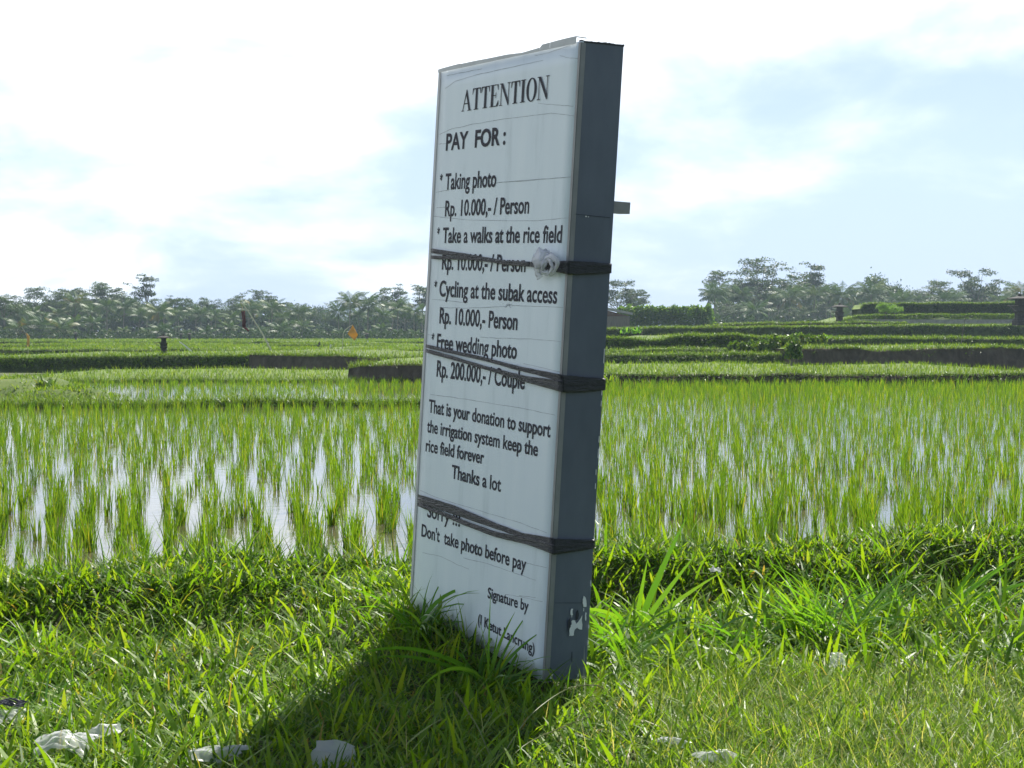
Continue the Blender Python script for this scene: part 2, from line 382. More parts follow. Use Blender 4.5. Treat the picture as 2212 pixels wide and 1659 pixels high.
# ------------------------------------------------------------------ terraces
bank = BL(); toprice = BL()
def frange(a, b, s): return np.arange(a, b, s)
def slab(front, zb, back, face='earth_green', lip=1.0, leafy=1.0, top=60, jag=.18, topmat='terrace_top', zoff=0.0, toph=.2, topd=None, wob=1.0, base_out=.12):
    """A terrace step: front = [(x, y, D)] read along its top edge, real slab running back to `back`."""
    P = [W2(x, y, D) for x, y, D in front]
    xs = [p.x for p in P]
    x0, x1 = xs[0], xs[-1]; n = max(8, int((x1 - x0) / .22))
    X = np.linspace(x0, x1, n); Yf = np.interp(X, xs, [p.y for p in P]); Zt = np.interp(X, xs, [p.z for p in P]) + zoff
    sd_ = len(bpy.data.objects)
    Yf = Yf + wob * (.5 * (vnoise(X, X * 0, .35, sd_) - .5) + .25 * (vnoise(X, X * 0, 1.6, sd_ + 1) - .5))
    Zt = Zt + jag * .5 * (vnoise(X, X * 0, .8, sd_ + 2) - .5)
    hgt = np.maximum(Zt - zb, .05)
    rows = []
    for k, (t, o) in enumerate(((-.25, 1.25), (.15, 1.0), (.45, .75), (.75, .35), (.93, .08), (1.0, -.12))):
        jit = (vnoise(X * 1.0, X * 0 + k * 3.1, 1.4, sd_ + 3) - .5) * .3 * hgt * (0 if k in (0,) else 1)
        rows.append(np.stack([X, Yf - o * (base_out + .25 * hgt) - jit, zb + hgt * t], 1))
    rows.append(np.stack([X, Yf + .6, Zt], 1))
    rows.append(np.stack([X * back / Yf if False else X, np.full(n, float(back)), Zt], 1))
    rows.append(np.stack([X, np.full(n, float(back)), np.full(n, zb - .3)], 1))
    V = np.concatenate(rows); R = len(rows)
    a = (np.arange(R - 1)[:, None] * n + np.arange(n - 1)[None]).ravel()
    Q = np.stack([a, a + 1, a + n + 1, a + n], 1)
    mi = np.where(np.arange(R - 1) < 5, 0, 1).repeat(n - 1)
    ends = [np.array([[r * n for r in range(R)]][0])[None, ::-1], np.array([[r * n + n - 1 for r in range(R)]][0])[None]]
    me = mesh_np('terrace', V, [Q] + ends, [M[face], M[topmat]], smooth=True, matidx=np.concatenate([mi, [0, 0]]))
    tag(link('terrace', me), kind='structure')
    # plants: a lit fringe along the lip, leaves on the face, grass or rice on the top
    D = float(np.mean(Yf)); px = D / F
    vis = np.abs(X / Yf) < .39
    if vis.sum() < 2: return
    L = (X[vis].max() - X[vis].min()); lo, hi = X[vis].min(), X[vis].max()
    nl = int(L * 130 * lip)
    if nl:
        x = U(lo, hi, nl); yy = np.interp(x, X, Yf) - .10 + U(-.15, .55, nl); z = np.interp(x, X, Zt) - .05
        hh = U(.10, .26, nl) * (1 + .5 * vnoise(x, x * 0, .9, sd_ + 5))
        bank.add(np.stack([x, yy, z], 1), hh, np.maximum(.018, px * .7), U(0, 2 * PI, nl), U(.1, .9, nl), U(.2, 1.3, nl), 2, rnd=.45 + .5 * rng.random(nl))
    nf = int(L * float(hgt[vis].mean()) * 420 * leafy)
    if nf:
        x = U(lo, hi, nf); t = U(0, 1, nf) ** .7
        keep = vnoise(x, t * 2, 1.1, sd_ + 6) < .35 + .5 * leafy; x = x[keep]; t = t[keep]; nf = len(x)
        h_ = np.interp(x, X, hgt); yf = np.interp(x, X, Yf)
        y = yf - (1.0 - t) * (base_out + .25 * h_) - U(-.05, .22, nf); z = zb + h_ * t
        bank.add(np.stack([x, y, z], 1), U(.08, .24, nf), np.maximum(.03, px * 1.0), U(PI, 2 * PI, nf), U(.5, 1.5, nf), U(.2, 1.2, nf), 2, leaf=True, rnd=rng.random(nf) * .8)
    if top:
        dep = (topd if topd else min(back, D * 1.7) - D)
        na = int(L * 1.2 * dep * top)
        y = D + U(0, 1, na) ** 1.3 * dep + .2; x = X_at(U(-40, 1064, na), y)
        k = (x > x0) & (x < x1) & (y > np.interp(x, X, Yf)); x = x[k]; y = y[k]; na = len(x)
        z = np.interp(x, X, Zt) - .03
        toprice.add(np.stack([x, y, z], 1), U(.6, 1.3, na) * toph, np.maximum(.02, y / F * .75), U(0, 2 * PI, na), U(.05, .5, na), U(.1, .8, na), 2)

# left of the board
slab([(-60, 871, 30.2), (330, 870, 30.2), (640, 867, 30.6), (1000, 865, 31)], .02, 31.2, 'terrace_top', lip=3.2, leafy=3.0, top=0, base_out=.05)
slab([(-60, 820, 44.6), (500, 819, 45), (1000, 821, 45)], .0, 61, 'terrace_top', lip=1.6, leafy=.8, top=45, base_out=.05, topd=15)
slab([(-60, 772, 60), (300, 770, 60), (545, 769, 60.5)], .12, 420, 'earth_green', lip=1.5, leafy=2.2, top=30, topd=18, base_out=.3)
slab([(540, 765, 59.5), (620, 767, 59), (700, 767, 58.5), (800, 771, 58), (1100, 770, 58)], .12, 420, 'earth', lip=2.2, leafy=.04, top=30, topd=20)
slab([(752, 792, 45.6), (775, 787, 45.4), (850, 787, 45.2), (1100, 788, 45)], .08, 58.5, 'earth', lip=2.4, leafy=.08, top=40, topd=12)
slab([(-60, 755, 80), (470, 755, 80), (540, 757, 81), (915, 757, 81), (1300, 756, 81)], .4, 420, 'earth_green', lip=1.1, leafy=.5, top=22, topd=24)
slab([(-60, 746, 105), (380, 746, 105), (460, 747, 105), (620, 744, 103), (915, 750, 104), (1300, 748, 104)], .55, 420, 'earth_green', lip=1, leafy=.5, top=12, topd=28)
slab([(500, 741, 116), (560, 738, 116), (600, 739, 116), (800, 742, 118)], .6, 420, 'earth_green', lip=1, leafy=.5, top=12, topd=20)
slab([(-60, 738.5, 135), (400, 738.5, 135), (1300, 739, 135)], .65, 420, 'earth_green', lip=1, leafy=.4, top=10, topd=30)
slab([(-60, 735, 165), (1300, 735, 165)], .7, 460, 'earth_green', lip=1, leafy=.3, top=6, topd=40)
# right of the board
slab([(1180, 808, 44), (1600, 806, 44), (1900, 808, 45), (2300, 808, 45)], .0, 80, 'soil', lip=1.8, leafy=.9, top=50, topd=17)
slab([(1150, 768, 61), (1440, 767, 61), (1575, 765, 62), (1720, 765, 62)], .3, 110, 'earth_green', lip=2, leafy=1.6, top=40, topd=10, base_out=.3)
slab([(1150, 757, 66), (1400, 756, 66), (1570, 754, 66)], .45, 110, 'earth_green', lip=1.5, leafy=.6, top=30, topd=8)
slab([(1716, 755, 59.5), (1724, 753, 60), (1850, 751, 60.5), (1890, 757, 60), (2000, 751, 61), (2300, 751, 61)], .3, 110, 'earth', lip=1.7, leafy=.12, top=40, topd=14)
slab([(1150, 733, 72), (1330, 731, 72), (1400, 735, 72), (1480, 727, 71), (1560, 726, 71), (1730, 730, 73)], .7, 130, 'earth_green', lip=2, leafy=3.0, top=20, topd=14, jag=.4, base_out=.45)
slab([(1718, 728, 75), (1800, 731, 75.5), (2300, 731, 75)], .8, 130, 'earth_green', lip=1.6, leafy=.7, top=22, topd=20)
slab([(1150, 713, 100), (1500, 709, 100), (1700, 707, 100), (1900, 704, 100), (2300, 703, 100)], 1.05, 460, 'earth_green', lip=1.6, leafy=.7, top=12, topd=20, jag=.25)
slab([(1545, 702, 113), (1640, 698, 113), (1800, 697.5, 114), (1960, 697, 114)], 1.9, 460, 'soil', lip=1.6, leafy=.15, top=8, topd=20)
slab([(1795, 699, 119), (1825, 691, 119), (1850, 683, 120), (1950, 681, 121), (2300, 680, 121)], 1.9, 129.5, 'terrace_top', lip=1.2, leafy=2.5, top=16, topd=8, base_out=1.6)
slab([(1860, 668, 128), (1866, 658, 128), (1900, 656, 128), (2195, 655, 128), (2300, 656, 128)], 2.9, 131.5, 'earth_green', lip=2, leafy=1.2, top=10, topd=5, base_out=.15)
tag(bank.build('bank_grass', M['bank_leaf']), 'grass and weeds covering the terrace banks and their lips', 'grass', kind='stuff')
tag(toprice.build('terrace_rice', M['far_rice']), 'young rice and grass covering the higher terraces in the distance', 'rice', kind='stuff')

# a low grassy mound in the second field
def mound(px, D, rx, ry, h, z0):
    cx = X_at(px, D); n = 26
    u = np.linspace(-1, 1, n); X, Y = np.meshgrid(u, u); r = np.sqrt(X * X + Y * Y)
    Z = z0 - .15 + (h + .15) * np.clip(1 - r ** 2.2, 0, 1) * (.8 + .4 * vnoise(X, Y, 2.5, 9))
    V = np.stack([cx + X * rx, D + Y * ry, Z], 2).reshape(-1, 3)
    i, j = np.meshgrid(np.arange(n - 1), np.arange(n - 1)); a = (j * n + i).ravel()
    tag(link('mound', mesh_np('mound', V, np.stack([a, a + 1, a + n + 1, a + n], 1), M['terrace_top'], smooth=True)), kind='structure')
    m = 2600; q = rng.random((m, 2)) * 2 - 1; rr = np.sqrt((q ** 2).sum(1)); q = q[rr < .97]; rr = rr[rr < .97]; m = len(q)
    z = z0 - .15 + (h + .15) * np.clip(1 - rr ** 2.2, 0, 1) * .95
    b.add(np.stack([cx + q[:, 0] * rx, D + q[:, 1] * ry, z], 1), U(.08, .2, m), .03, U(0, 6.3, m), U(.2, 1.2, m), U(.2, 1, m), 2)
b = BL()
mound(20, 37, 1.9, 2.2, .38, .1); mound(66, 34, 1.3, 1.5, .22, .1)
tag(b.build('mound_grass', M['far_rice']), 'short grass covering the low mound beyond the flooded field', 'grass', kind='stuff')

# ------------------------------------------------------------------ rice in the flooded fields
def clump(n, h0, S, w, seed):
    b = BL(); k = n
    R = np.stack([rng.normal(0, .022, k), rng.normal(0, .022, k), np.full(k, -.05)], 1)
    b.add(R, U(.7, 1.12, k) * h0 + .05, U(.8, 1.25, k) * w, U(0, 2 * PI, k), U(.01, .17, k), U(.03, .5, k), S, twist=.8)
    return b
ANG = -.17
def grid(D0, D1, sp, xlim):
    e = D1 * 1.1; A, B = np.meshgrid(np.arange(-e, e, sp[0]), np.arange(-e, e, sp[1]))
    A = A + rng.normal(0, .05, A.shape) + .10 * np.sin(B * .9 + A) + .07 * np.sin(B * 2.3 + A * 2); B = B + rng.normal(0, .06, A.shape)
    x = A * math.cos(ANG) + B * math.sin(ANG); y = -A * math.sin(ANG) + B * math.cos(ANG)
    k = (y > D0) & (y < D1) & (np.abs(x / y) < .37) & (rng.random(x.shape) > .10)
    x, y = x[k], y[k]; k = xlim(x, y); return x[k], y[k]
ra = grid(8.2, 18.5, (.335, .29), lambda x, y: (y > bund_end(x) + .42) & (x <= -.3))
rc = grid(18.5, 29.6, (.25, .25), lambda x, y: x <= -.3); ra = [np.concatenate([ra[0], rc[0]]), np.concatenate([ra[1], rc[1]])]
rb = grid(8.4, 43.6, (.265, .265), lambda x, y: (y > bund_end(x) + .42) & (x > -.3))
rx, ry = np.concatenate([ra[0], rb[0]]), np.concatenate([ra[1], rb[1]])
order = np.argsort(ry); rx, ry = rx[order], ry[order]
protos = [clump(24, .25, 4, .009, i).mesh('rice_plant', M['rice']) for i in range(10)]
NI = 300
for i in range(NI):
    o = bpy.data.objects.new('rice_plant', protos[i % 10]); COL.objects.link(o)
    s = .75 + .5 * rng.random()
    o.location = (rx[i], ry[i], .05); o.rotation_euler = (0, 0, rng.random() * 6.28); o.scale = (s, s, s)
    tag(o, 'young green rice plant standing in muddy water in the nearest rows behind the grassy bund', 'rice plant', 'rice plants in the nearest rows of the flooded field')
def rice_fill(b, x, y, z, nb, S, h0):
    n = len(x); X = np.repeat(x, nb); Y = np.repeat(y, nb); m = len(X)
    R = np.stack([X + rng.normal(0, .024, m), Y + rng.normal(0, .024, m), np.full(m, z - .03)], 1)
    wmin = Y / F * .62
    b.add(R, U(.6, 1.15, m) * h0 * np.repeat(U(.7, 1.2, n), nb), np.maximum(.0095, wmin), U(0, 2 * PI, m), U(.01, .18, m), U(.03, .5, m), S, twist=.8)
b = BL(); x, y = rx[NI:], ry[NI:]
for lo, hi, nb, S in ((0, 17, 14, 3), (17, 25, 10, 3), (25, 46, 7, 2)):
    k = (y >= lo) & (y < hi); rice_fill(b, x[k], y[k], .05, nb, S, .26)
x, y = grid(31.3, 44.3, (.3, .27), lambda x, y: (x < -1) & ~((np.abs(x + 11.4) < 2.4) & (np.abs(y - 36) < 3)))
rice_fill(b, x, y, .1, 5, 2, .2)
tag(b.build('rice_field', M['rice']), 'rows of young rice filling the flooded field farther from the road', 'rice', kind='stuff')

# ------------------------------------------------------------------ grass of the verge
b = BL()
def scat(n, y0, y1, wide=.40):
    y = U(y0, y1, n); x = U(-1, 1, n) * (wide * y); return x, y
SX, SY = .138, 6.18
def in_sign(x, y):                       # keep the board's own footprint clear
    dx, dy = x - SX, y - SY; u = -(dx * math.cos(-1.041) + dy * math.sin(-1.041)); v = dx * .8625 + dy * .506
    return (u > -.02) & (u < 1.27) & (v > -.015) & (v < .22)
def add_verge(n, y0, y1, fh, fw, lean, curl, S, leaf, cond=None, dens=None, twist=.6, rnd=None, bb=None):
    x, y = scat(n, y0, y1); k = (y < bund_end(x) + .45) & ~in_sign(x, y)
    if cond is not None: k &= cond(x, y)
    if dens is not None: k &= rng.random(n) < dens(x, y)
    x, y = x[k], y[k]; n = len(x)
    (bb or b).add(np.stack([x, y, gz(x, y) - .008], 1), U(*fh, n) * (.8 + .5 * vnoise(x, y, 2.1, 12)), U(*fw, n), U(0, 2 * PI, n), U(*lean, n), U(*curl, n), S, leaf=leaf, twist=twist, rnd=None if rnd is None else U(*rnd, n))
dryz = lambda x, y: sst((x - .15) / .9) * sst((6.75 - y + .12 * (x - 1)) / .8)
pat = lambda x, y: .55 + .45 * (vnoise(x, y, 2.3, 21) > .38)
add_verge(64000, 4.6, 9.9, (.045, .10), (.010, .018), (.35, 1.35), (-.1, .8), 3, True, dens=lambda x, y: (1 - .8 * dryz(x, y)) * pat(x, y))
add_verge(34000, 4.6, 9.9, (.03, .06), (.006, .011), (.8, 1.5), (-.2, .5), 2, True, rnd=(0, .6))
add_verge(24000, 7.2, 9.9, (.07, .17), (.012, .022), (.4, 1.4), (.1, .9), 3, True, cond=lambda x, y: y > bund_base(x) + .1, dens=pat)
add_verge(9000, 4.6, 9.9, (.10, .20), (.006, .011), (.1, .9), (.2, 1.4), 4, True)
add_verge(7000, 8.0, 10.4, (.12, .34), (.004, .008), (.05, .7), (.1, 1.1), 4, False, cond=lambda x, y: y > bund_end(x) - .2)
add_verge(2600, 4.6, 9.5, (.12, .24), (.014, .024), (.3, 1.3), (.1, .9), 5, True, rnd=(.5, .95))
add_verge(2500, 4.6, 9.5, (.05, .11), (.005, .010), (.9, 1.5), (0, .4), 3, True, rnd=(.9, 1))
add_verge(5200, 6.5, 9.0, (.14, .36), (.013, .026), (.2, 1.2), (.2, 1.3), 5, True, cond=lambda x, y: (x > .25) & (y < bund_base(x) + .5), rnd=(.2, .9), dens=lambda x, y: .15 + .85 * (vnoise(x, y, 1.7, 31) > .45))
add_verge(1800, 6.8, 8.9, (.12, .26), (.012, .022), (.2, 1.2), (.2, 1.3), 5, True, cond=lambda x, y: x < -.3, rnd=(.2, .9), dens=lambda x, y: 1.0 * (vnoise(x, y, 1.5, 33) > .5))
add_verge(900, 8.3, 10.0, (.2, .42), (.006, .012), (.05, .7), (.1, .9), 5, False, cond=lambda x, y: y > bund_end(x) - .25, dens=lambda x, y: 1.0 * (vnoise(x, y, 1.1, 37) > .5))
tag(b.build('verge_grass', M['verge_leaf']), 'low broad leaved carpet grass covering the roadside verge and its bund', 'grass', kind='stuff')
b = BL()
add_verge(70000, 4.6, 7.0, (.07, .19), (.003, .006), (.15, 1.2), (.1, 1.3), 3, False, dens=lambda x, y: dryz(x, y) + .02)
add_verge(12000, 4.6, 7.4, (.04, .12), (.003, .007), (1.0, 1.6), (-.2, .3), 2, False, dens=lambda x, y: .25 + .6 * dryz(x, y), rnd=(.75, 1.0))
tag(b.build('dry_grass', M['dry_leaf']), 'finer paler grass with dry straw at the lower right of the verge', 'grass', kind='stuff')

# ------------------------------------------------------------------ larger clumps of grass, each a thing
def tuft(x, y, label, n, h, w, lean, curl, mat='broad_leaf', leaf=True, S=7, azr=(0, 2 * PI), spread=.04, name='grass_clump', extra=None, cat='grass clump'):
    t = BL(); R = np.stack([rng.normal(0, spread, n), rng.normal(0, spread, n), np.full(n, -.03)], 1)
    t.add(R, U(*h, n), U(*w, n), U(*azr, n), U(*lean, n), U(*curl, n), S, leaf=leaf, twist=.5, face=.45)
    for (az, hh, ww, le, cu) in (extra or []):
        t.add(np.array([[0, 0, 0.]]), [hh], [ww], [az], [le], [cu], 10, leaf=True, twist=0, face=.8)
    o = t.build(name, M[mat]); o.location = (x, y, float(gz(x, y)))
    return tag(o, label, cat)
tuft(-.10, 6.27, 'tall grass clump with arching blades against the lower middle of the white board', 34, (.22, .42), (.014, .022), (.1, .8), (.4, 1.7),
     extra=[(PI * .98, .62, .026, .75, 1.2), (PI * .95, .52, .024, .95, .8), (.2, .34, .02, .15, .4), (1.3, .40, .022, .02, .15), (-.1, .34, .02, .5, .5), (PI * 1.25, .5, .022, .6, 1.9)])
tuft(-.43, 6.82, 'grass clump curling over the bottom left corner of the white board', 26, (.22, .46), (.014, .022), (.1, .6), (.6, 2.0), extra=[(.3, .46, .024, .15, 1.8), (PI, .4, .02, .5, .9)])
tuft(.62, 7.55, 'tall plant with broad upright blades just right of the grey board side', 6, (.25, .4), (.026, .036), (.4, 1.1), (.2, 1.2),
     extra=[(.15, .66, .043, .36, .12), (.1, .52, .034, .60, .1), (.05, .56, .03, .82, .25), (.2, .40, .03, .12, .1), (PI, .40, .03, .5, 1.5), (PI * .9, .36, .03, .8, .9)])
tuft(.52, 7.0, 'low clump of wide shiny blades beside the foot of the grey board side', 40, (.22, .46), (.018, .03), (.3, 1.2), (.3, 1.6))
tuft(1.08, 7.35, 'leafy clump of wide blades in front of the bund between two larger tufts', 60, (.2, .42), (.018, .028), (.3, 1.2), (.2, 1.4), spread=.1)
tuft(1.58, 7.45, 'large tussock of long arching blades in the middle of the right verge', 120, (.32, .62), (.013, .022), (.1, 1.1), (.3, 1.5), spread=.08)
tuft(2.0, 8.0, 'loose tussock of fine long blades right of the large tussock', 60, (.25, .5), (.010, .018), (.2, 1.1), (.3, 1.4), spread=.07)
tuft(2.35, 8.15, 'clump of bright blades leaning right at the right edge of the verge', 30, (.25, .5), (.014, .026), (.5, 1.2), (.1, .8), azr=(-.6, 1.0), spread=.07,
     extra=[(.05, .62, .036, 1.15, .2), (.2, .6, .034, .85, .3), (-.1, .5, .03, 1.3, .2)])
tuft(.93, 6.2, 'dense tuft of fine upright grass at the lower right in front of the tussock', 170, (.12, .26), (.003, .006), (.05, .8), (.2, 1.2), leaf=False, S=5, spread=.06, mat='rice')
tuft(.66, 6.3, 'smaller tuft of fine grass right of the shadow under the board', 90, (.10, .22), (.003, .006), (.05, .8), (.2, 1.2), leaf=False, S=5, spread=.045, mat='rice')
tuft(-1.0, 7.9, 'small tuft of fine grass on the bund left of the board', 90, (.10, .24), (.003, .006), (.05, .9), (.2, 1.2), leaf=False, S=5, spread=.05, mat='rice')
tuft(-1.95, 6.0, 'clump of long blades at the left edge of the verge', 22, (.16, .32), (.010, .018), (.3, 1.2), (.2, 1.1), spread=.08)
tuft(-2.35, 7.1, 'clump of long blades at the foot of the bund near the left edge', 22, (.16, .34), (.008, .016), (.2, 1.1), (.2, 1.1), spread=.1)

def stalk(label, pts, r=.0022):
    m = MB(); P = [Vector(p) for p in pts]; Q = []
    for i in range(len(P) - 1):                      # Catmull-Rom through the points
        p0, p1, p2, p3 = P[max(i - 1, 0)], P[i], P[i + 1], P[min(i + 2, len(P) - 1)]
        for k in range(6):
            t = k / 6; Q.append(.5 * ((2 * p1) + (p2 - p0) * t + (2 * p0 - 5 * p1 + 4 * p2 - p3) * t * t + (3 * p1 - p0 - 3 * p2 + p3) * t ** 3))
    Q.append(P[-1])
    m.tube(Q, [r * (1 if i < len(Q) * .45 else 1.0) for i in range(len(Q))], 5)
    o = m.build('grass_stalk', M['straw2'])
    h = BL(); n = 70; k0 = int(len(Q) * .5); idx = U(k0, len(Q) - 1, n)
    C = np.array([Q[int(i)].lerp(Q[min(int(i) + 1, len(Q) - 1)], i - int(i)) for i in idx])
    h.quads(C + rng.normal(0, .0022, C.shape), .011, 1, .35)
    h.build('seed_head', M['seed'], o)
    tag(o, label, 'grass stalk')
M['straw2'] = leafmat('stalk_green', [(0, (.13, .17, .04)), (1, (.16, .19, .05))], attr=False, objrand=True, trans=.2)
M['seed'] = leafmat('seed_head', [(0, (.14, .16, .05)), (1, (.24, .22, .10))], trans=.3, tcol=(1, 1, 1))
stalk('arching grass stalk with a seed head under the near corner of the board', [P1(505, 752, 5.2), P1(530, 716, 5.35), P1(565, 690, 5.5), P1(592, 685, 5.6), P1(604, 689, 5.65)])
stalk('straight grass stalk leaning left in the shadow below the white board', [P1(492, 762, 5.1), P1(480, 732, 5.15), P1(466, 708, 5.2), P1(456, 692, 5.22)])
stalk('grass stalk rising to the right from the lower edge of the shadow', [P1(505, 763, 5.1), P1(528, 743, 5.2), P1(560, 728, 5.3), P1(590, 716, 5.4)])
stalk('pale upright seed stalk standing in front of the large tussock', [P1(826, 672, 6.5), P1(834, 640, 6.5), P1(842, 612, 6.5), P1(851, 592, 6.5)])
stalk('thin bent seed stalk at the right end of the verge', [P1(905, 722, 5.7), P1(908, 690, 5.7), P1(912, 664, 5.75), P1(921, 650, 5.8)])

# ------------------------------------------------------------------ the notice board
YAW, LEAN, TILT = -1.041, .069, -.025
SR = Matrix.Rotation(YAW, 4, 'Z') @ Matrix.Rotation(TILT, 4, 'X') @ Matrix.Rotation(LEAN, 4, 'Y')
SM = Matrix.Translation((SX, SY, .07)) @ SR
SMI = SM.inverted()
def LP(x, y, plane='front', off=0.0):     # local point of the board's plane behind a source-photo position
    r = ray(x / 3.90625, y / 3.90625); o = SMI @ Vector((0, 0, CZ)); d = SMI.to_3x3() @ r
    t = (off - o.y) / d.y if plane == 'front' else (off - o.x) / d.x
    return o + d * t
sign = empty('notice_board'); sign.matrix_world = SM
tag(sign, 'tall leaning white notice board box headed ATTENTION with black tape bands', 'notice board')
M['board'] = surf('weathered_white_board', [(.25, (.56, .63, .67)), (.45, (.69, .76, .81)), (.8, (.75, .81, .85))], 1.8, .4, stretch=(4.5, 1, .8), spec=.4)  # white sheet with the sky's blue light tinted into its colour, plus dirty streaks
M['case'] = surf('dark_grey_panel', [(.25, (.070, .088, .118)), (.55, (.105, .125, .165)), (.8, (.135, .155, .19))], 3.5, .5, stretch=(1, 1, .4), spec=.4)
M['alu'] = surf('dull_aluminium', [(.3, (.16, .165, .17)), (.7, (.25, .255, .26))], 5, .45, spec=.5)
M['alu_light'] = surf('pale_aluminium', [(.3, (.40, .41, .42)), (.7, (.55, .56, .57))], 9, .45, spec=.5)
M['ink'] = surf('dark_lettering', [(.3, (.030, .028, .040)), (.7, (.048, .045, .060))], 14, .65, spec=.2)
M['crack'] = surf('crack_grey', [(.3, (.26, .28, .31)), (.7, (.42, .44, .47))], 20, .8)
M['chip'] = surf('bare_white_patch', [(.3, (.62, .64, .65)), (.7, (.74, .75, .75))], 20, .7)
M['stain'] = surf('dark_stain', [(.3, (.02, .022, .03)), (.7, (.05, .055, .065))], 20, .7)
M['tape'] = surf('black_tape', [(.3, (.018, .019, .024)), (.7, (.035, .037, .045))], 6, .38, bump=.5, stretch=(2, 2, 14), spec=.5)
M['rust'] = surf('weathered_strip', [(.35, (.36, .36, .37)), (.55, (.27, .25, .24)), (.7, (.46, .46, .47))], 12, .7)
TH, BD = .012, .20
FTL, FTR, FBR, FBL = LP(1718, 278), LP(2271, 160), LP(2127, 2668), LP(1603, 2370)
BTR, BBR = LP(2438, 178, 'side'), LP(2288, 2650, 'side')
def lerp(a, b, t): return a + (b - a) * t
def bil(u, v, y=0.0):
    p = lerp(lerp(FBL, FBR, u), lerp(FTL, FTR, u), v); return Vector((p.x, y, p.z))
# front board: a subdivided sheet with a slight waviness
def front_board():
    nu, nv = 14, 30; V = []; 
    for y in (0, TH):
        for j in range(nv + 1):
            for i in range(nu + 1):
                p = bil(i / nu, j / nv)
                w = .0006 * math.sin(i * .9 + j * .35) * (1 if 0 < i < nu and 0 < j < nv else 0)
                V.append((p.x, y + (w if y == 0 else 0) + (.0035 if y == 0 else 0) * 0, p.z))
    N = (nu + 1) * (nv + 1); Fc = []
    for j in range(nv):
        for i in range(nu):
            a = j * (nu + 1) + i; Fc.append((a, a + 1, a + nu + 2, a + nu + 1)); Fc.append((N + a, N + a + nu + 1, N + a + nu + 2, N + a + 1))
    for j in range(nv):
        a = j * (nu + 1); Fc.append((a, a + nu + 1, N + a + nu + 1, N + a)); a += nu; Fc.append((a, N + a, N + a + nu + 1, a + nu + 1))
    for i in range(nu):
        a = i; Fc.append((a, N + a, N + a + 1, a + 1)); a += nv * (nu + 1); Fc.append((a, a + 1, N + a + 1, N + a))
    me = bpy.data.meshes.new('front_board'); me.from_pydata(V, [], Fc); me.materials.append(M['board'])
    for p in me.polygons: p.use_smooth = abs(p.normal.y) > .5
    return link('front_board', me, sign)
board = front_board()
LY = -.0016                              # lettering stands just proud of the wavy board
# case behind the board
c = MB(); e = .003
c.hexa([(FBL.x + e, TH, FBL.z + e), (FBR.x - e, TH, FBR.z + e), (BBR.x - e, BBR.y, BBR.z), (FBL.x + e, BBR.y, FBL.z + e),
        (FTL.x + e, TH, FTL.z - e), (FTR.x - e, TH, FTR.z - e), (BTR.x - e, BTR.y, BTR.z), (FTL.x + e, BTR.y, FTL.z - e)])
case = c.build('case', M['case'], sign)
# bare patches and stains on the side, standing 1 mm proud of it
def side_patch(mb, pts, off):
    mb.poly([LP(x, y, 'side', off) for x, y in pts])
def z7(x, y): return (1550 + x * .5425, 1800 + y * .5425)
def z6(x, y): return (1600 + x * .5425, 900 + y * .5425)
def z5(x, y): return (1600 + x * .5425, 100 + y * .5425)
def jag(pts, amp, n=3):                    # roughen an outline
    out = []
    for i, p in enumerate(pts):
        q = pts[(i + 1) % len(pts)]
        for k in range(n):
            t = k / n; out.append((p[0] + (q[0] - p[0]) * t + random.uniform(-amp, amp) * (k > 0), p[1] + (q[1] - p[1]) * t + random.uniform(-amp, amp) * (k > 0)))
    return out
s = MB()
for pts in ([(1255, 1068), (1270, 1066), (1268, 1110), (1258, 1128), (1250, 1105)],
            [(1262, 1150), (1285, 1150), (1292, 1175), (1312, 1150), (1336, 1112), (1334, 1215), (1318, 1215), (1300, 1200), (1282, 1215), (1276, 1256), (1240, 1262), (1246, 1205), (1258, 1180)],
            [(1345, 972), (1360, 985), (1366, 1050), (1345, 1055), (1340, 1010)], [(1342, 1062), (1352, 1066), (1348, 1085)],
            [(1358, 1090), (1368, 1092), (1364, 1150), (1356, 1148)],
            [(1112, 1540), (1124, 1532), (1120, 1562), (1106, 1590), (1102, 1565)], [(1300, 1535), (1310, 1533), (1308, 1560), (1299, 1558)]):
    side_patch(s, [z7(*p) for p in jag(pts, 4)], .0012)
s.build('bare_patch', M['chip'], case)
s = MB()
for pts in ([(1290, 1090), (1304, 1070), (1312, 1110), (1306, 1140), (1288, 1148)], [(1232, 1150), (1250, 1130), (1252, 1195), (1234, 1240)],
            [(1258, 1375), (1264, 1375), (1262, 1445), (1268, 1448), (1256, 1448)], [(1085, 1498), (1096, 1496), (1098, 1512), (1086, 1514)], [(1346, 1470), (1353, 1470), (1353, 1482), (1346, 1482)]):
    side_patch(s, [z7(*p) for p in pts], .0010)
for pts in ([(1138, 1022), (1372, 1022), (1372, 1025), (1138, 1025)],): side_patch(s, [z7(*p) for p in pts], .0008)
side_patch(s, [z5(1195, 1355), z5(1445, 1382), z5(1445, 1386), z5(1195, 1359)], .0008)
s.build('stain', M['stain'], case)
s = MB()
for a, b_ in ((300, 330), (360, 395), (420, 460)): pass
def edge_dash(z, pts): side_patch(s, [z(*p) for p in pts], .0031)
for y0, y1, f in ((60, 105, z7), (160, 205, z7), (860, 905, z7), (1180, 1210, z7), (1290, 1330, z7), (850, 960, z6), (1150, 1190, z6), (1225, 1270, z6), (1480, 1530, z6), (1570, 1640, z6)):
    x0 = (1436 - (y0 / 1659) * 78) if f is z7 else (1401 - (y0 - 850) / 800 * 48)
    x1 = (1436 - (y1 / 1659) * 78) if f is z7 else (1401 - (y1 - 850) / 800 * 48)
    edge_dash(f, [(x0, y0), (x0 + 5, y0 + 4), (x1 + 5, y1), (x1, y1 - 6)])
